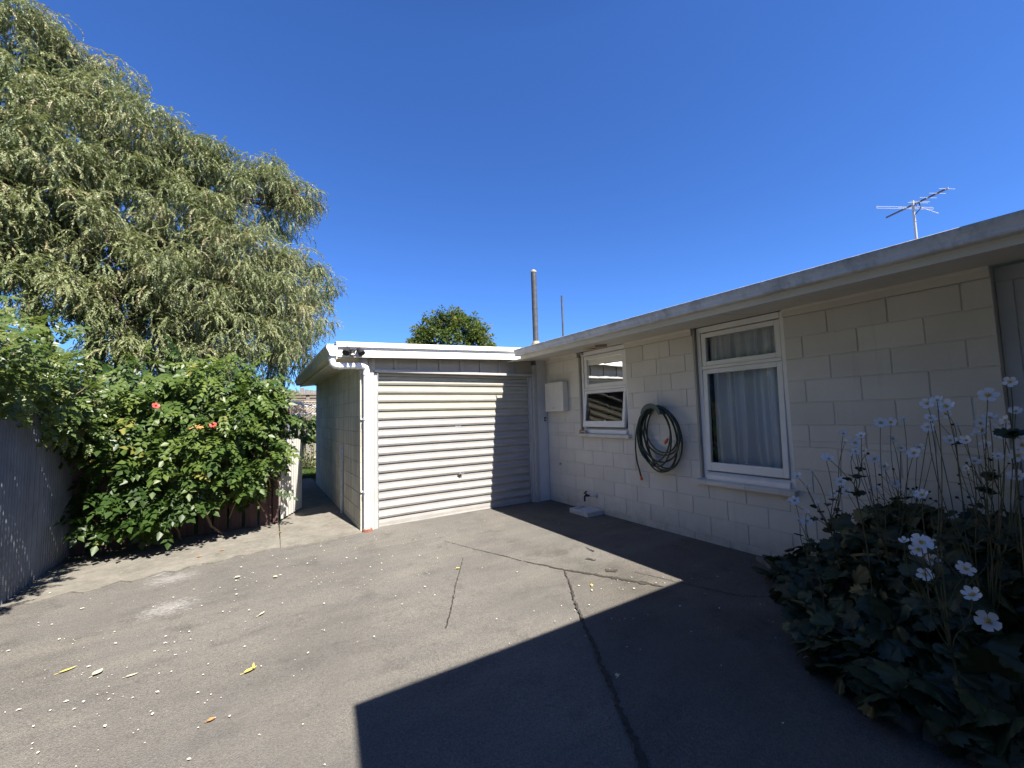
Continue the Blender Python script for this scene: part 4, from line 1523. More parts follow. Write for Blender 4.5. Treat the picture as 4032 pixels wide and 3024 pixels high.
def leaflet(L, W, fold=.25, curl=.2):
    """pointed leaf folded along its midrib, local +X long axis, quads only"""
    V = [(0, 0, 0), (L * .35, W, fold * W), (L * .38, 0, 0), (L * .35, -W, fold * W), (L * .72, W * .62, fold * W * .6 - curl * L * .12), (L * .74, 0, -curl * L * .15), (L * .72, -W * .62, fold * W * .6 - curl * L * .12), (L, 0, -curl * L * .4)]
    F = [(0, 2, 1, 1), (0, 3, 2, 2), (2, 5, 4, 1), (3, 6, 5, 2), (5, 7, 4, 4), (6, 7, 5, 5)]
    # degenerate quads avoided : use kites instead
    F = [(0, 2, 5, 1), (0, 3, 5, 2)]
    V2 = [(0, 0, 0), (L * .38, W, fold * W), (L, 0, -curl * L * .4), (L * .38, -W, fold * W), (L * .45, 0, -curl * L * .06)]
    F2 = [(0, 4, 2, 1), (0, 3, 2, 4)]
    return np.array(V2), F2


def compound(npairs, L, leafL, leafW, rng):
    """pinnate leaf: paired pointed leaflets and a terminal one"""
    V, F = [], []
    lv, lf_ = leaflet(leafL, leafW)
    def put(p, d, sc_):
        y = np.cross([0, 0, 1.], d); y /= np.linalg.norm(y)
        z = np.cross(d, y)
        Rm = np.stack([d, y, z], 1)
        o = len(V)
        for q in lv:
            V.append(p + Rm @ (q * sc_))
        for f in lf_:
            F.append(tuple(o + i for i in f))
    for i in range(npairs):
        t = (i + .7) / (npairs + .5)
        p = np.array([L * t, 0, -.10 * L * t * t])
        for s in (-1, 1):
            a = R(rng.uniform(48, 68))
            d = np.array([math.cos(a), s * math.sin(a), rng.uniform(-.35, .05)])
            put(p, d / np.linalg.norm(d), rng.uniform(.8, 1.1))
    d = np.array([1., 0, -.25])
    put(np.array([L, 0, -.10 * L]), d / np.linalg.norm(d), 1.15)
    return np.array(V), F


def leafcloud(name, pos, dirs, upv, sc, tn, kinds, mat, parent, twist=.6):
    rot = frames(dirs, upv, rng, twist)
    pick = rng.integers(0, len(kinds), len(pos))
    vv, ff, tt, off = [], [], [], 0
    for ki, (tv, tf) in enumerate(kinds):
        s_ = pick == ki
        N, n = int(s_.sum()), len(tv)
        v = np.einsum('nij,kj->nki', rot[s_], tv) * sc[s_][:, None, None] + pos[s_][:, None, :]
        vv.append(v.reshape(-1, 3))
        ff.append((np.array(tf)[None] + (np.arange(N) * n)[:, None, None] + off).reshape(-1, len(tf[0])))
        tt.append(np.clip(np.repeat(tn[s_], n) + rng.normal(0, .03, N * n), 0, 1))
        off += N * n
    return rawmesh(name, np.concatenate(vv), np.concatenate(ff), np.concatenate(tt), mat, parent)


# creeper over the back fence: lumpy outer skin of hanging sprays with hollows between
cr = thing('trumpet_creeper', 'glossy green creeper with coral red flowers smothering the back fence', 'creeper', (-4.9, .9, 0))
LUMPS = [(-5.75, .80, 1.30, .30), (-5.55, .70, 1.05, .26), (-5.30, .62, 1.28, .32), (-5.15, .72, 1.72, .34), (-4.95, .55, 1.05, .30), (-4.72, .60, 1.45, .34), (-4.75, .80, 1.92, .30), (-4.42, .62, 1.15, .33),
         (-4.30, .72, 1.60, .34), (-4.15, .85, 1.92, .27), (-4.05, .90, 1.52, .25), (-4.12, .74, 1.05, .26), (-4.30, .66, .78, .24), (-4.10, .86, .66, .18), (-4.92, .58, .62, .24), (-5.25, .55, .58, .24), (-5.55, .62, .55, .22),
         (-5.10, .50, .40, .16), (-5.45, .66, .34, .15), (-5.35, .95, 2.05, .26), (-5.65, .90, 1.72, .30), (-4.45, .95, 2.12, .24), (-4.05, 1.05, 1.78, .22), (-4.62, .55, .85, .22)]
pos, dirs, sc, tn = [], [], [], []
for cx, cy, cz, r_ in LUMPS:
    n_ = int(24 + 450 * r_ * r_)
    lump_t = rng.uniform(-.1, .12)
    for q in range(n_):
        u = unit(1, rng)[0]
        if u[1] > .3: u[1] *= -1
        rad = r_ * rng.uniform(.45, 1.12)
        p = np.array([cx, cy, cz]) + u * rad
        if math.sin(p[0] * 8.3 + 1.3 * math.sin(p[2] * 4)) * math.sin(p[2] * 9.1 + p[0] * 3.1 + 1) < -.30: continue
        d = np.array([u[0] * .7 + rng.normal(0, .45), u[1] * .5 - .45 + rng.normal(0, .3), -.35 + rng.normal(0, .4)])
        pos.append(p); dirs.append(d); sc.append(rng.uniform(.65, 1.2))
        hgt = (p[2] - .3) / 1.8
        tn.append(np.clip(.22 + .3 * hgt + lump_t + rng.normal(0, .12), 0, .9) if rng.random() > .012 else .93)
# deep inner leaves that close the gaps, tinted darker as shade in the hollows
for q in range(500):
    x = rng.uniform(-5.95, -3.9)
    pos.append(np.array([x, rng.uniform(.85, 1.35), rng.uniform(.45, 2.1)])); dirs.append(np.array([rng.normal(), -.6, -.4])); sc.append(rng.uniform(.8, 1.3)); tn.append(rng.uniform(0, .3))
pos, dirs, sc, tn = map(np.array, (pos, dirs, sc, tn))
ck = [compound(4, .21, .080, .025, rng), compound(3, .17, .074, .024, rng), compound(4, .20, .084, .027, rng), compound(5, .26, .068, .021, rng)]
leafcloud('foliage', pos, dirs, np.array([0, -.55, .85]), sc, tn, ck, M['creeper'], cr)
m = MB()
for q in range(46):
    cx, cy, cz, r_ = LUMPS[q % len(LUMPS)]
    a = Vector((cx + rt_.uniform(-.3, .3), 1.0, max(.1, cz - rt_.uniform(.2, .7))))
    b = Vector((cx, cy, cz)) + Vector((rt_.uniform(-1, 1), rt_.uniform(-1, -.2), rt_.uniform(-.6, .8))) * r_
    limb(a, b, .008, .003, .15, 6, 5)
limb((-4.55, .92, .02), (-4.85, .70, .62), .016, .010, .1, 6, 6)
limb((-4.95, .93, .02), (-5.2, .70, .55), .012, .008, .1, 6, 6)
m.build('vine_stem', M['twig'], cr)
# its flowers
F1, F2 = (-5.109, .22, 1.641), (-4.595, .12, 1.416)
FADED = (((-4.747, .18, 1.40), 13, .08), ((-5.608, .3, 1.089), 4, .03), ((-4.491, .15, 1.48), 3, .03))
def trumpet(c_, d, s_, mats):
    m = MB()
    c_, d = Vector(c_), Vector(d).normalized()
    m.tube([c_ - d * .07 * s_, c_ - d * .03 * s_, c_], [.006 * s_, .012 * s_, .016 * s_], 10, 1, False)
    u = d.orthogonal().normalized(); v = d.cross(u)
    for i in range(5):
        a0 = 2 * math.pi * i / 5
        vs = []
        for k_, (rr_, dd_) in enumerate(((.014, 0), (.034, .010), (.040, .004))):
            for j in (-1, 0, 1):
                a = a0 + j * (.58 if k_ < 2 else .34)
                vs.append(c_ + (u * math.cos(a) + v * math.sin(a)) * rr_ * s_ + d * (dd_ + (.006 if j == 0 else 0)) * s_)
        m.add(vs, [(0, 1, 4, 3), (1, 2, 5, 4), (3, 4, 7, 6), (4, 5, 8, 7)], 0)
    return m.build('flower', mats, cr, True)
for c_, d, s_ in ((F1, (.5, -.8, .55), .95), (F2, (-.2, -.7, .6), .95)):
    trumpet(c_, d, s_, [M['red_petal'], M['orange']])
M['faded'] = plain('faded_bloom', (.40, .23, .07), .7, var=.3, nscale=60)
for (cx, cy, cz), n_, sp in FADED:
    m = MB()
    for q in range(n_):
        b = Vector((cx + rt_.uniform(-1, 1) * sp, cy + rt_.uniform(-.03, .02), cz + rt_.uniform(-.35, .35) * sp))
        m.tube([(cx + rt_.uniform(-.3, .3) * sp, cy + .02, cz), b], [.003, .007], 6)
    m.build('faded_bloom', M['faded'], cr)

# pale green bush spilling over the left fence
bu = thing('pale_bush', 'pale lime green bush spilling over the left metal fence', 'bush', (-6.3, -.6, 0))
BL = [(-5.95, -.95, 2.0, .34), (-5.92, -.45, 2.10, .32), (-5.85, .05, 1.92, .28), (-5.80, .38, 1.70, .26), (-5.86, -.75, 1.78, .24), (-5.85, -1.5, 2.05, .26), (-5.9, -2.0, 2.0, .22), (-5.72, .25, 1.45, .20), (-5.95, -2.6, 2.0, .22),
      (-5.80, -.25, 1.72, .22), (-6.0, -3.2, 1.95, .24), (-5.78, .55, 1.62, .26), (-6.25, .0, 2.15, .36), (-6.2, -1.2, 2.3, .34)]
pos, dirs, sc, tn = [], [], [], []
for cx, cy, cz, r_ in BL:
    n_ = int(60 + 900 * r_ * r_)
    for q in range(n_):
        u = unit(1, rng)[0]
        p = np.array([cx, cy, cz]) + u * r_ * rng.uniform(.4, 1.15)
        pos.append(p); dirs.append(u * .6 + rng.normal(0, .5, 3) + np.array([.15, -.25, -.2])); sc.append(rng.uniform(.6, 1.15)); tn.append(np.clip(rng.normal(.5, .25), 0, 1))
pos, dirs, sc, tn = map(np.array, (pos, dirs, sc, tn))
bk = [compound(4, .14, .054, .017, rng), compound(5, .15, .044, .013, rng), compound(3, .10, .054, .017, rng)]
leafcloud('foliage', pos, dirs, np.array([.3, -.5, .8]), sc, tn, bk, M['bush'], bu)
m = MB()
for cx, cy, cz, r_ in BL:
    limb((-6.25, cy + rt_.uniform(-.2, .2), -.02), (-6.12, cy, 1.78), .016, .010, .08, 7, 6)
    limb((-6.12, cy, 1.78), (cx, cy, max(cz, 1.8)), .010, .005, .05, 5, 6)
    for q in range(3):
        limb((cx, cy, cz - .1), (cx + rt_.uniform(-.1, .3), cy + rt_.uniform(-.3, .3), cz + rt_.uniform(-.1, .2)), .004, .002, .1, 5, 5)
m.build('stem', M['twig'], bu)

# understorey shrubs behind the fence
def shrub(name, label, c_, rx, ry, rz_, n_, kinds, mat, tlo, thi):
    t_ = thing(name, label, 'shrub', (c_[0], c_[1], 0))
    u = unit(n_, rng)
    rad = rng.uniform(.5, 1.05, n_) + .12 * np.sin(u[:, 0] * 7 + u[:, 2] * 9)
    pos = np.array(c_) + u * rad[:, None] * np.array([rx, ry, rz_])
    keep = pos[:, 2] > .05
    pos, u = pos[keep], u[keep]
    dirs = u * .7 + rng.normal(0, .5, u.shape) - np.array([0, 0, .25])
    leafcloud('foliage', pos, dirs, np.array([0, -.4, .8]), rng.uniform(.8, 1.4, len(pos)), np.clip(rng.normal((tlo + thi) / 2, (thi - tlo) / 3, len(pos)), 0, 1), kinds, mat, t_)
    global m
    m = MB()
    for q in range(7):
        limb((c_[0] + rt_.uniform(-.1, .1), c_[1] + rt_.uniform(-.1, .1), -.03), (c_[0] + rt_.uniform(-.7, .7) * rx, c_[1] + rt_.uniform(-.7, .7) * ry, c_[2] + rz_ * rt_.uniform(-.2, .6)), .025, .008, .15, 6, 6)
    m.build('stem', M['bark'], t_)
big = [compound(4, .26, .10, .032, rng), compound(3, .22, .11, .036, rng)]
shrub('dark_shrub', 'dark leafy shrub in shade under the drooping tree', (-5.1, 2.9, 1.15), 1.1, .8, 1.25, 1500, big, M['creeper'], 0, .35)
shrub('dark_shrub', 'dark shrub behind the left end of the creeper', (-6.8, 2.6, 1.1), 1.0, .9, 1.2, 1300, big, M['creeper'], 0, .4)
shrub('dark_shrub', 'shaded shrub far back behind the tree trunks', (-8.6, 7.5, 1.2), 1.8, 1.2, 1.5, 1400, big, M['creeper'], .0, .4)
shrub('dark_shrub', 'shaded shrub between the tree and the rear fence', (-5.9, 8.6, 1.2), 1.6, 1.0, 1.5, 1400, big, M['creeper'], .0, .4)

# shrubs added unseen past the left fence: block sky light, mirrored in large window
hv = [compound(4, .34, .14, .045, rng), compound(3, .30, .15, .05, rng)]
shrub('tall_shrub', 'tall leafy shrub beyond the left fence, mirrored in the large window', (-8.8, .2, 2.9), 1.5, 2.8, 3.3, 3600, hv, M['creeper'], .2, .7)
shrub('tall_shrub', 'second tall leafy shrub beyond the left fence, added unseen to block sky light', (-8.6, -6.0, 2.6), 1.6, 3.0, 3.0, 2600, hv, M['creeper'], .2, .7)

# grapevine and pale plants at the end of the path
lobed_v = [(0, 0, 0), (.02, .05, .0), (.07, .06, .01), (.10, .025, 0), (.13, 0, -.02), (.10, -.025, 0), (.07, -.06, .01), (.02, -.05, 0)]
lobed_f = [(0, 2, 4, 6), (0, 1, 2, 2), (2, 3, 4, 4), (4, 5, 6, 6), (6, 7, 0, 0)]
GV = (np.array([(0, 0, 0), (.045, .055, .008), (.12, 0, -.02), (.045, -.055, .008), (.06, 0, 0)]), [(0, 4, 2, 1), (0, 3, 2, 4)])
gv_ = thing('grapevine', 'broad leaved vine climbing below the lattice trellis past the gate', 'vine', (-2.9, 8.4, 0))
n_ = 420
pos = np.stack([rng.uniform(-4.0, -2.2, n_), rng.uniform(8.1, 8.55, n_), rng.uniform(.75, 1.52, n_) + 0], 1)
pos[::4, 0] = rng.uniform(-2.65, -2.2, len(pos[::4])); pos[::4, 2] += rng.uniform(0, .4, len(pos[::4]))
leafcloud('foliage', pos, np.stack([rng.normal(0, .5, n_), rng.normal(-.3, .3, n_), rng.normal(-.7, .3, n_)], 1), np.array([0, -1., .4]), rng.uniform(1.0, 1.7, n_), rng.uniform(0, 1, n_), [GV], M['grape'], gv_)
m = MB()
for q in range(6):
    limb((-3.3 + q * .2, 8.5, -.02), (-3.4 + q * .2 + rt_.uniform(-.2, .2), 8.4, 1.5), .014, .006, .15, 7, 6)
m.build('stem', M['twig'], gv_)
pp = thing('flowering_groundcover', 'low clump of pale cream green leaves at the edge of the back lawn', 'plant', (-2.9, 8.0, 0))
n_ = 1300
pos = np.stack([rng.uniform(-4.2, -1.9, n_), rng.uniform(7.7, 8.4, n_), np.abs(rng.normal(0, .28, n_)) + .05], 1)
pos[:, 2] = np.clip(pos[:, 2], .03, .72)
leafcloud('foliage', pos, np.stack([rng.normal(0, .6, n_), rng.normal(-.3, .4, n_), rng.normal(.4, .4, n_)], 1), np.array([0, -.6, .8]), rng.uniform(.3, .7, n_), rng.uniform(0, 1, n_), [GV], M['pale_plant'], pp)
# lawn blades
n_ = 9000
gv2 = (np.array([(0, -.004, 0), (.05, -.003, .0), (.075, 0, .012), (0, .004, 0)]), [(0, 1, 2, 3)])
pos = np.stack([rng.uniform(-4.2, -1.5, n_), rng.uniform(5.7, 8.2, n_), np.full(n_, -.03)], 1)
dirs = np.stack([rng.normal(0, .5, n_), rng.normal(0, .5, n_), np.ones(n_)], 1)
gr = leafcloud('grass', pos, dirs, np.array([0, -1., 0.]), rng.uniform(.6, 1.3, n_), rng.uniform(0, 1, n_), [gv2], M['grass'], None)
gr['kind'] = 'stuff'

# round clipped tree beyond the garage roof
rtree = thing('round_tree', 'rounded dense yellow green tree showing above the garage roof', 'tree', (4.5, 14.4, 0))
m = MB()
limb((4.5, 14.4, -.05), (4.5, 14.4, 4.2), .22, .14, .1, 8, 12)
for q in range(14):
    a = q * 2.4
    limb((4.5, 14.4, 3.0 + .1 * q), (4.5 + 1.9 * math.cos(a), 14.4 + 1.7 * math.sin(a), 4.4 + (q % 5) * .45), .06, .02, .3, 6, 7)
m.build('trunk', M['bark'], rtree, True)
pos, dirs, sc, tn = [], [], [], []
for q in range(1150):
    u = unit(1, rng)[0]
    bulge = 1 + .10 * math.sin(u[0] * 6 + 1) * math.cos(u[2] * 7 + u[1] * 5) + rng.normal(0, .035)
    cc = np.array([4.55, 14.4, 4.75]) + u * np.array([2.35, 2.2, 2.15]) * bulge * rng.uniform(.72, 1.0)
    ct = np.clip(rng.normal(.45, .22), 0, 1)
    for p_ in range(22):
        v_ = unit(1, rng)[0]
        pos.append(cc + v_ * .17 * rng.uniform(.3, 1)); dirs.append(v_ * .8 + u * .5 - np.array([0, 0, .1])); sc.append(rng.uniform(.75, 1.25)); tn.append(np.clip(ct + rng.normal(0, .12), 0, 1))
pos, dirs, sc, tn = map(np.array, (pos, dirs, sc, tn))
leafcloud('crown', pos, dirs, np.array([0, -.4, .8]), sc, tn, [leaflet(.15, .045, .3, .5), leaflet(.13, .05, .4, .6)], M['round'], rtree)

# ------------------------------------------------------------------ anemones by the wall
an_ = thing('japanese_anemone', 'clump of white flowered anemones with dark lobed leaves in the bed', 'flowering plant', (-1.0, -4.7, 0))
FLOWERS = [(-1.666, -5.07, 1.45, 0.071), (-1.18, -4.995, 1.419, 0.072), (-0.196, -4.783, 1.362, 0.071), (-1.423, -4.975, 1.325, 0.073), (-1.454, -5.183, 1.467, 0.082), (-1.071, -5.204, 1.387, 0.073), (-1.208, -5.141, 1.36, 0.067), (-0.501, -4.989, 1.308, 0.07), (-1.312, -5.206, 1.353, 0.073), (-0.959, -5.142, 1.268, 0.071), (-0.819, -5.168, 1.249, 0.073), (-1.276, -5.07, 1.256, 0.067), (-0.493, -4.989, 1.262, 0.07), (-0.716, -4.899, 1.216, 0.068), (-0.12, -4.939, 1.153, 0.069), (-0.901, -5.191, 1.216, 0.07), (-1.097, -5.199, 1.18, 0.067), (-0.602, -4.967, 1.09, 0.068), (-1.017, -5.177, 1.07, 0.068), (-0.892, -4.641, 1.324, 0.072), (-0.517, -4.586, 1.313, 0.071), (-1.181, -4.635, 1.26, 0.068), (-0.753, -4.402, 1.183, 0.056), (-0.878, -4.5, 1.195, 0.068), (-1.103, -4.566, 1.152, 0.071), (-0.774, -4.558, 1.086, 0.068), (-0.843, -4.53, 1.142, 0.053), (-0.407, -4.595, 1.133, 0.064), (-0.906, -4.785, 1.149, 0.068), (-0.406, -4.748, 1.105, 0.038), (-0.476, -4.515, 1.005, 0.065), (-1.172, -4.46, 1.111, 0.072), (-0.986, -4.37, 1.104, 0.054), (-0.912, -4.249, 1.001, 0.04), (-0.859, -4.395, 0.931, 0.07), (-0.841, -4.347, 0.845, 0.055), (-0.886, -4.433, 0.881, 0.053), (-0.567, -4.455, 0.85, 0.064), (-0.488, -4.567, 0.899, 0.063), (-0.93, -4.227, 0.884, 0.04), (-1.045, -4.164, 0.783, 0.064), (-1.153, -4.24, 0.821, 0.062), (-1.012, -4.312, 0.808, 0.043), (-1.159, -4.257, 0.695, 0.053), (-1.116, -4.289, 0.694, 0.058), (-1.137, -4.3, 0.759, 0.045), (-1.815, -5.029, 1.06, 0.073), (-0.395, -4.642, 0.851, 0.055), (-0.275, -4.874, 0.808, 0.067), (-0.398, -4.603, 0.615, 0.047), (-1.807, -5.009, 0.862, 0.073), (-1.097, -4.868, 0.688, 0.069), (-1.273, -4.858, 0.691, 0.072), (-1.048, -4.849, 0.588, 0.07), (-0.717, -4.826, 0.548, 0.069), (-1.595, -5.087, 0.732, 0.07), (-1.679, -4.979, 0.693, 0.071), (-1.693, -5.12, 0.659, 0.066), (-1.373, -5.094, 0.459, 0.089), (-0.273, -4.868, 1.009, 0.045)]
ra = random.Random(12)
for f in list(FLOWERS):
    if ra.random() < .5 and f[2] > .8 and f[0] < -.3:
        FLOWERS.append((f[0] + ra.uniform(-.07, .07), f[1] + ra.uniform(-.10, .10), f[2] + ra.uniform(-.10, .07), ra.uniform(.045, .065)))
CAMP = Vector((-4.17, -5.6, 1.45))
stm = MB()
bud_at = []
lvpos, lvdir, lvsc = [], [], []
# stems in families: a basal stem that forks at a whorl of small leaves
fam = {}
for f in FLOWERS:
    key = (round(f[0] / .42), round(f[1] / .42))
    fam.setdefault(key, []).append(f)
for key, fl in fam.items():
    cx = sum(f[0] for f in fl) / len(fl); cy = sum(f[1] for f in fl) / len(fl); zt = min(f[2] for f in fl)
    bx = min(-.10, cx + ra.uniform(-.02, .22)); by = cy - ra.uniform(-.05, .18)
    if by > -4.1: bx, by = -.62 + ra.uniform(-.1, .1), -4.35
    b0 = Vector((bx, by, .05))
    nd = Vector((cx + (bx - cx) * .30, cy + (by - cy) * .30, max(.35, zt - ra.uniform(.16, .26))))
    def curve(a, b, r0, r1, sag=.04, n=7):
        pts = []
        sd = Vector((ra.uniform(-sag, sag), ra.uniform(-sag, sag), ra.uniform(0, sag)))
        for i in range(n):
            t = i / (n - 1)
            pts.append(a.lerp(b, t) + sd * 4 * t * (1 - t))
        stm.tube(pts, [r0 + (r1 - r0) * i / (n - 1) for i in range(n)], 6)
    curve(b0, nd, .0045, .0032)
    for q in range(5):
        a = ra.uniform(0, 6.28)
        lvpos.append(nd); lvdir.append((math.cos(a), math.sin(a), .15)); lvsc.append(ra.uniform(.30, .55))
    for f in fl:
        fp = Vector(f[:3])
        mid = nd.lerp(fp, .45) + Vector((ra.uniform(-.03, .03), ra.uniform(-.03, .03), -.01))
        if (fp - nd).length > .22:
            curve(nd, mid, .0030, .0022, .02, 4)
            for q in range(3):
                a = ra.uniform(0, 6.28)
                lvpos.append(mid); lvdir.append((math.cos(a), math.sin(a), .2)); lvsc.append(ra.uniform(.18, .32))
            st_ = mid
        else:
            st_ = nd
        curve(st_, fp, .0022, .0016, .02, 5)
        for q in range(ra.choice((1, 1, 2, 2)) if len(bud_at) < 97 else 0):
            bp_ = st_ + Vector((ra.uniform(-.10, .10), ra.uniform(-.12, .12), ra.uniform(.06, .20)))
            if bp_.x > -.03: bp_.x = -.04
            curve(st_, bp_, .0018, .0012, .015, 4)
            bud_at.append((bp_, ra.uniform(.006, .009)))
stm.build('stem', M['stem'], an_)
for bp_, br_ in bud_at[:98]:
    m = MB()
    m.ell(bp_, br_, 8, 6, 0, (1, 1, .85))
    m.build('bud', M['bud'], an_, True)
for f in FLOWERS:
    m = MB()
    c_ = Vector(f[:3]); r_ = f[3] / 2 * ra.choice((.7, .85, .95, 1.0, 1.05))
    tc = (CAMP - c_).normalized()
    d = (tc * ra.uniform(.6, 1.3) + Vector((ra.uniform(-.6, .6), ra.uniform(-.6, .6), ra.uniform(.1, .9)))).normalized()
    u = d.orthogonal().normalized(); v = d.cross(u)
    cup = ra.uniform(.05, .55)
    np_ = ra.choice((5, 5, 5, 6, 6))
    a00 = ra.uniform(0, 6)
    for i in range(np_):
        a0 = a00 + 2 * math.pi * i / np_
        wk = 4.9 / np_ * ra.uniform(.85, 1.1)
        lift = .0012 * (i % 2)
        er = u * math.cos(a0) + v * math.sin(a0)
        et = v * math.cos(a0) - u * math.sin(a0)
        vs = []
        for rr_, ww in ((.12, .08), (.48, .36), (.82, .42), (1.0, .20)):
            rr2 = rr_ * ra.uniform(.95, 1.05)
            for j in (-1, 0, 1):
                cz_ = cup * rr2 * rr2 * r_ + (.06 * r_ if j else 0) * rr_ + ra.uniform(-.03, .03) * r_
                vs.append(c_ + er * rr2 * r_ * (.94 if j and rr_ > .9 else 1) + et * j * ww * wk * r_ + d * (cz_ + lift))
        m.add(vs, [(3 * q + j, 3 * q + j + 1, 3 * q + j + 4, 3 * q + j + 3) for q in range(3) for j in (0, 1)], 0)
    m.ell(c_ + d * .003, r_ * .20, 10, 6, 1)
    for i in range(14):
        a = ra.uniform(0, 6.28)
        p = c_ + (u * math.cos(a) + v * math.sin(a)) * r_ * ra.uniform(.24, .34) + d * r_ * .16
        m.ell(p, r_ * .045, 5, 4, 1)
    o = m.build('flower', [M['petal'], M['flower_eye']], an_, True)
    at = o.data.attributes.new('tint', 'FLOAT', 'POINT')
    at.data.foreach_set('value', [ra.uniform(0, 1)] * len(o.data.vertices))

# broad lobed leaves: fan of veined, toothed lobes
def lobed(seed):
    r_ = random.Random(seed)
    nn = 36
    ring = []
    for i in range(nn + 1):
        a = R(-150 + 300 * i / nn)
        lob = .52 + .48 * abs(math.cos(a * 1.5)) ** .8
        tooth = 1 + .085 * (1 if i % 2 else -1)
        rr_ = .072 * lob * tooth * (1.0 + .25 * math.cos(a))
        ring.append((.03 + rr_ * math.cos(a), rr_ * math.sin(a), a, .072 * lob))
    V = [(0, 0, 0)]
    for t in (.5, 1.0):
        for (x, y, a, rr_) in ring:
            zz_ = -.10 * (rr_ * t) ** 2 / .07 + .009 * t * abs(math.sin(a * 3)) + .006 * t * math.cos(a * 2 + seed * 2) + r_.uniform(-.001, .001) * t - .015 * t * t
            V.append((x * t, y * t, zz_))
    F = []
    for i in range(nn):
        a, b = 1 + i, 2 + i
        F.append((a, b, b + nn + 1, a + nn + 1))
    for i in range(0, nn, 2):
        F.append((0, 3 + i, 2 + i, 1 + i))
    return np.array(V), [f[::-1] for f in F]
pos, dirs, sc, tn = [], [], [], []
def inbed(x, y, g=.0):
    c_ = False
    n = len(BED)
    for i in range(n):
        x1, y1 = BED[i]; x2, y2 = BED[(i + 1) % n]
        if (y1 > y) != (y2 > y) and x < (x2 - x1) * (y - y1) / (y2 - y1) + x1:
            c_ = not c_
    return c_
cnt = 0
def edge_dist(x, y):
    best = 9
    for (ax_, ay_), (bx_, by_) in zip(BED[:-2], BED[1:-1]):
        dx, dy = bx_ - ax_, by_ - ay_
        t = max(0, min(1, ((x - ax_) * dx + (y - ay_) * dy) / (dx * dx + dy * dy)))
        best = min(best, math.hypot(x - ax_ - t * dx, y - ay_ - t * dy))
    return best
while cnt < 950:
    x, y = rng.uniform(-2.35, -.12), rng.uniform(-5.6, -3.75)
    ins = inbed(x, y)
    ed = edge_dist(x, y)
    if not ins and ed > .15: continue
    if y < -5.2 and x < -1.2: continue
    hmax = (.16 + .95 * min(ed, .62)) if ins else .20 * (1 - ed / .25) + .04
    hmax *= 1.0 if y < -4.2 else .75
    hmax = min(hmax, .74)
    z = hmax * rng.uniform(.35, 1.0) ** .6
    outv = np.array([-.6, .55, 0.])
    d = outv * rng.uniform(0, 1.0) + np.array([rng.normal(0, .6), rng.normal(0, .6), -.35 + rng.normal(0, .45)])
    pos.append((x, y, max(z, .04))); dirs.append(d); sc.append(rng.choice((.45, .7, .9, 1.1, 1.3)) * rng.uniform(.85, 1.15)); tn.append(np.clip(rng.normal(.38, .28), 0, .9) if rng.random() > .025 else 1.0)
    cnt += 1
for p, d, s_ in zip(lvpos, lvdir, lvsc):
    pos.append(tuple(p)); dirs.append(np.array(d)); sc.append(s_); tn.append(.3)
pos, dirs, sc, tn = map(np.array, (pos, dirs, sc, tn))
lo = leafcloud('foliage', pos, dirs, np.array([-.25, .1, .9]), sc, tn, [lobed(1), lobed(2), lobed(3), lobed(4)], M['anemone'], an_, .9)
lo.data.polygons.foreach_set('use_smooth', [True] * len(lo.data.polygons))
m = MB()
stm = m
for i in range(0, 420):
    p = Vector(pos[i])
    curve(Vector((p.x * .93 - .04, p.y * .985 - .06, .03)), p, .0028, .0018, .04, 4)
lk = m.build('leaf_stalk', M['stem'], an_)
lk['kind'] = 'stuff'

# ------------------------------------------------------------------ litter
rl = random.Random(77)
def dry_leaf(x, y, L, W, mat, label, rz_, curl=.3, notch=False):
    L, W = L * .66, W * .72
    m = MB()
    vs = []
    n_ = 8
    for i in range(n_ + 1):
        t = i / n_
        w_ = W * math.sin(math.pi * min(1, t ** .8)) * (1 + .12 * rl.uniform(-1, 1))
        for j in (-1, 0, 1):
            vs.append(((t - .5) * L, j * w_ * .5, .006 + curl * L * .25 * (2 * t - 1) ** 2 + (.18 * w_ if j else 0)))
    m.add(vs, [(3 * i + j, 3 * i + j + 1, 3 * i + j + 4, 3 * i + j + 3) for i in range(n_) for j in (0, 1)])
    if notch:
        m.add([(.1 * L, 0, .012), (.36 * L, .30 * L, .02), (.40 * L, .20 * L, .03), (.2 * L, -.02, .012)], [(0, 1, 2, 3)])
    m.tube([(-L * .5, 0, .008), (-L * .68, .01, .006)], .0015, 5)
    ca, sa = math.cos(rz_), math.sin(rz_)
    cz_ = .006 if y < -.45 else .016
    m.v = [(x + p[0] * ca - p[1] * sa, y + p[0] * sa + p[1] * ca, p[2] + cz_ - .004) for p in m.v]
    tag(m.build('fallen_leaf', mat, None, True), label, 'leaf', 'fallen leaves on the ground')
dry_leaf(-4.187, -2.67, .115, .042, M['yellow_leaf'], 'largest bright yellow fallen leaf, out in the open sunlit drive', .55, .2, True)
dry_leaf(-4.307, -.911, .075, .05, M['pale_leaf'], 'tan fallen leaf on the drive nearest the chalky scuff marks', .3)
dry_leaf(-4.009, -1.115, .07, .04, M['pale_leaf'], 'pale tan fallen leaf on the drive straight out from the path', -.6)
dry_leaf(-4.124, -1.892, .10, .022, M['pale_leaf'], 'narrow pale fallen leaf in the middle of the sunlit drive', .9)
dry_leaf(-5.108, -2.037, .12, .030, M['yellow_leaf'], 'long curled pale yellow leaf on the near left drive', .5)
dry_leaf(-4.945, -2.183, .10, .055, M['pale_leaf'], 'broad crumpled cream leaf beside the long curled yellow one', 1.1, .5)
dry_leaf(-4.766, -2.331, .09, .022, M['pale_leaf'], 'thin curved pale leaf on the near left drive', .2)
dry_leaf(-2.543, -1.933, .06, .04, M['yellow_leaf'], 'small yellow leaf in front of the roller door near a thin crack', .1)
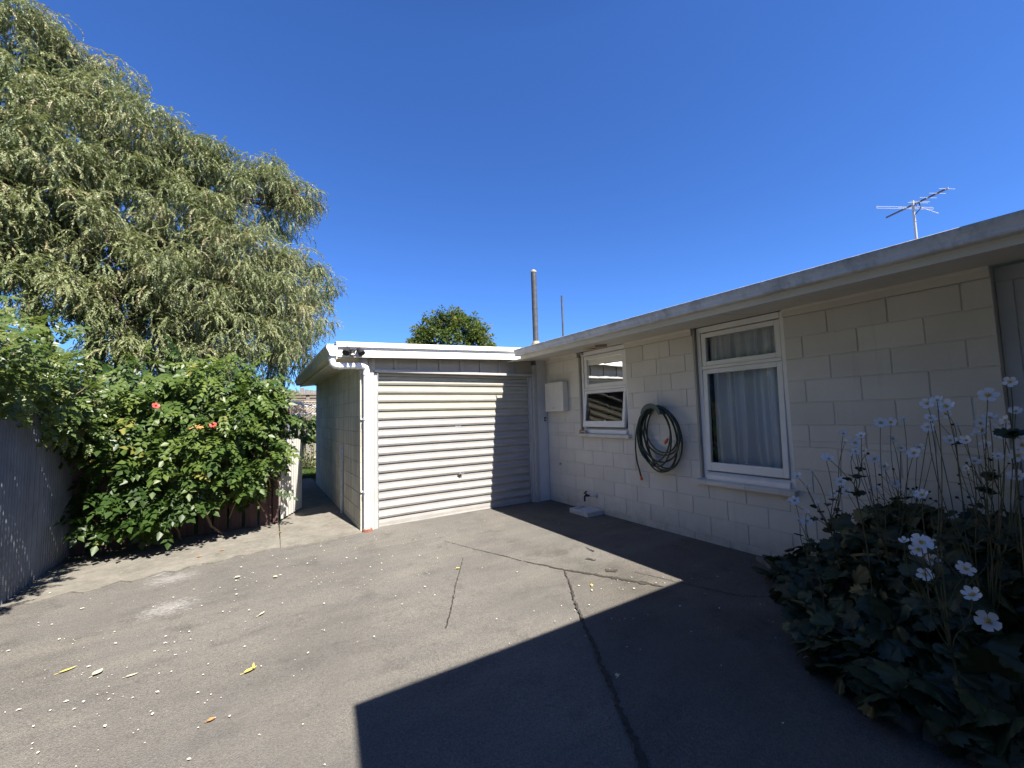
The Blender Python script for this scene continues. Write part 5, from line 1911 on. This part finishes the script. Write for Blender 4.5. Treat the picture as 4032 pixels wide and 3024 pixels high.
dry_leaf(-1.795, -2.951, .065, .03, M['yellow_leaf'], 'small curled yellow leaf beside the mossy crack in sun', 1.0, .6)
dry_leaf(-2.486, -3.898, .055, .034, M['pale_leaf'], 'dull yellow leaf on the wide mossy crack in the shadow', .9)
dry_leaf(-1.346, -4.316, .13, .022, M['pale_leaf'], 'long narrow leaf in the shadow beside the bed edging', -.5)
dry_leaf(-4.678, .001, .075, .04, M['orange_leaf'], 'orange leaf lying nearest the edge of the concrete border', .2, .5)
dry_leaf(-4.484, .109, .07, .038, M['orange_leaf'], 'orange brown leaf in the middle of the concrete border', .7, .5)
dry_leaf(-5.05, .45, .08, .045, M['orange_leaf'], 'orange leaf close to the foot of the dark paling fence', -.3, .5)
dry_leaf(-3.90, .55, .07, .04, M['orange_leaf'], 'rusty leaf caught in the joint between border and path', 1.2, .4)
dry_leaf(-4.343, -3.033, .06, .03, M['orange_leaf'], 'small brown leaf on the drive near the shadow corner', .4)

# pale petals blown over the drive
m = MB()
spots = []
for q in range(430):
    r_ = rl.random()
    if r_ < .42:
        x, y = rl.gauss(-4.95, .55), rl.gauss(-2.5, .75)
    elif r_ < .72:
        x, y = rl.gauss(-3.6, .75), rl.gauss(-1.2, .6)
    elif r_ < .86:
        x, y = rl.uniform(-5.7, -.6), rl.uniform(-4.2, -.3)
    else:
        x, y = rl.gauss(-1.5, .6), rl.gauss(-3.6, .5)
    if not (-5.85 < x < -.15 and -5.4 < y < .9): continue
    if inbed(x, y): continue
    spots.append((x, y))
for x, y in spots:
    s_ = rl.choice((.0045, .005, .006, .007, .009, .012)) * rl.uniform(.7, 1.15)
    a = rl.uniform(0, 6.28)
    z = .0085 if y < -.5 else .020
    vs = [(x + s_ * c0 * math.cos(a) - s_ * c1 * math.sin(a), y + s_ * c0 * math.sin(a) + s_ * c1 * math.cos(a), z + hz * s_) for c0, c1, hz in ((-.9, 0, .1), (-.2, .55, .35), (.9, .1, .2), (.1, -.6, .3), (0, 0, .0))]
    m.add(vs, [(0, 4, 1), (1, 4, 2), (2, 4, 3), (3, 4, 0)])
pt = m.build('fallen_petals', M['petals_litter'])
pt['kind'] = 'stuff'
pt['label'] = 'small pale petals and leaf scraps scattered over the drive'
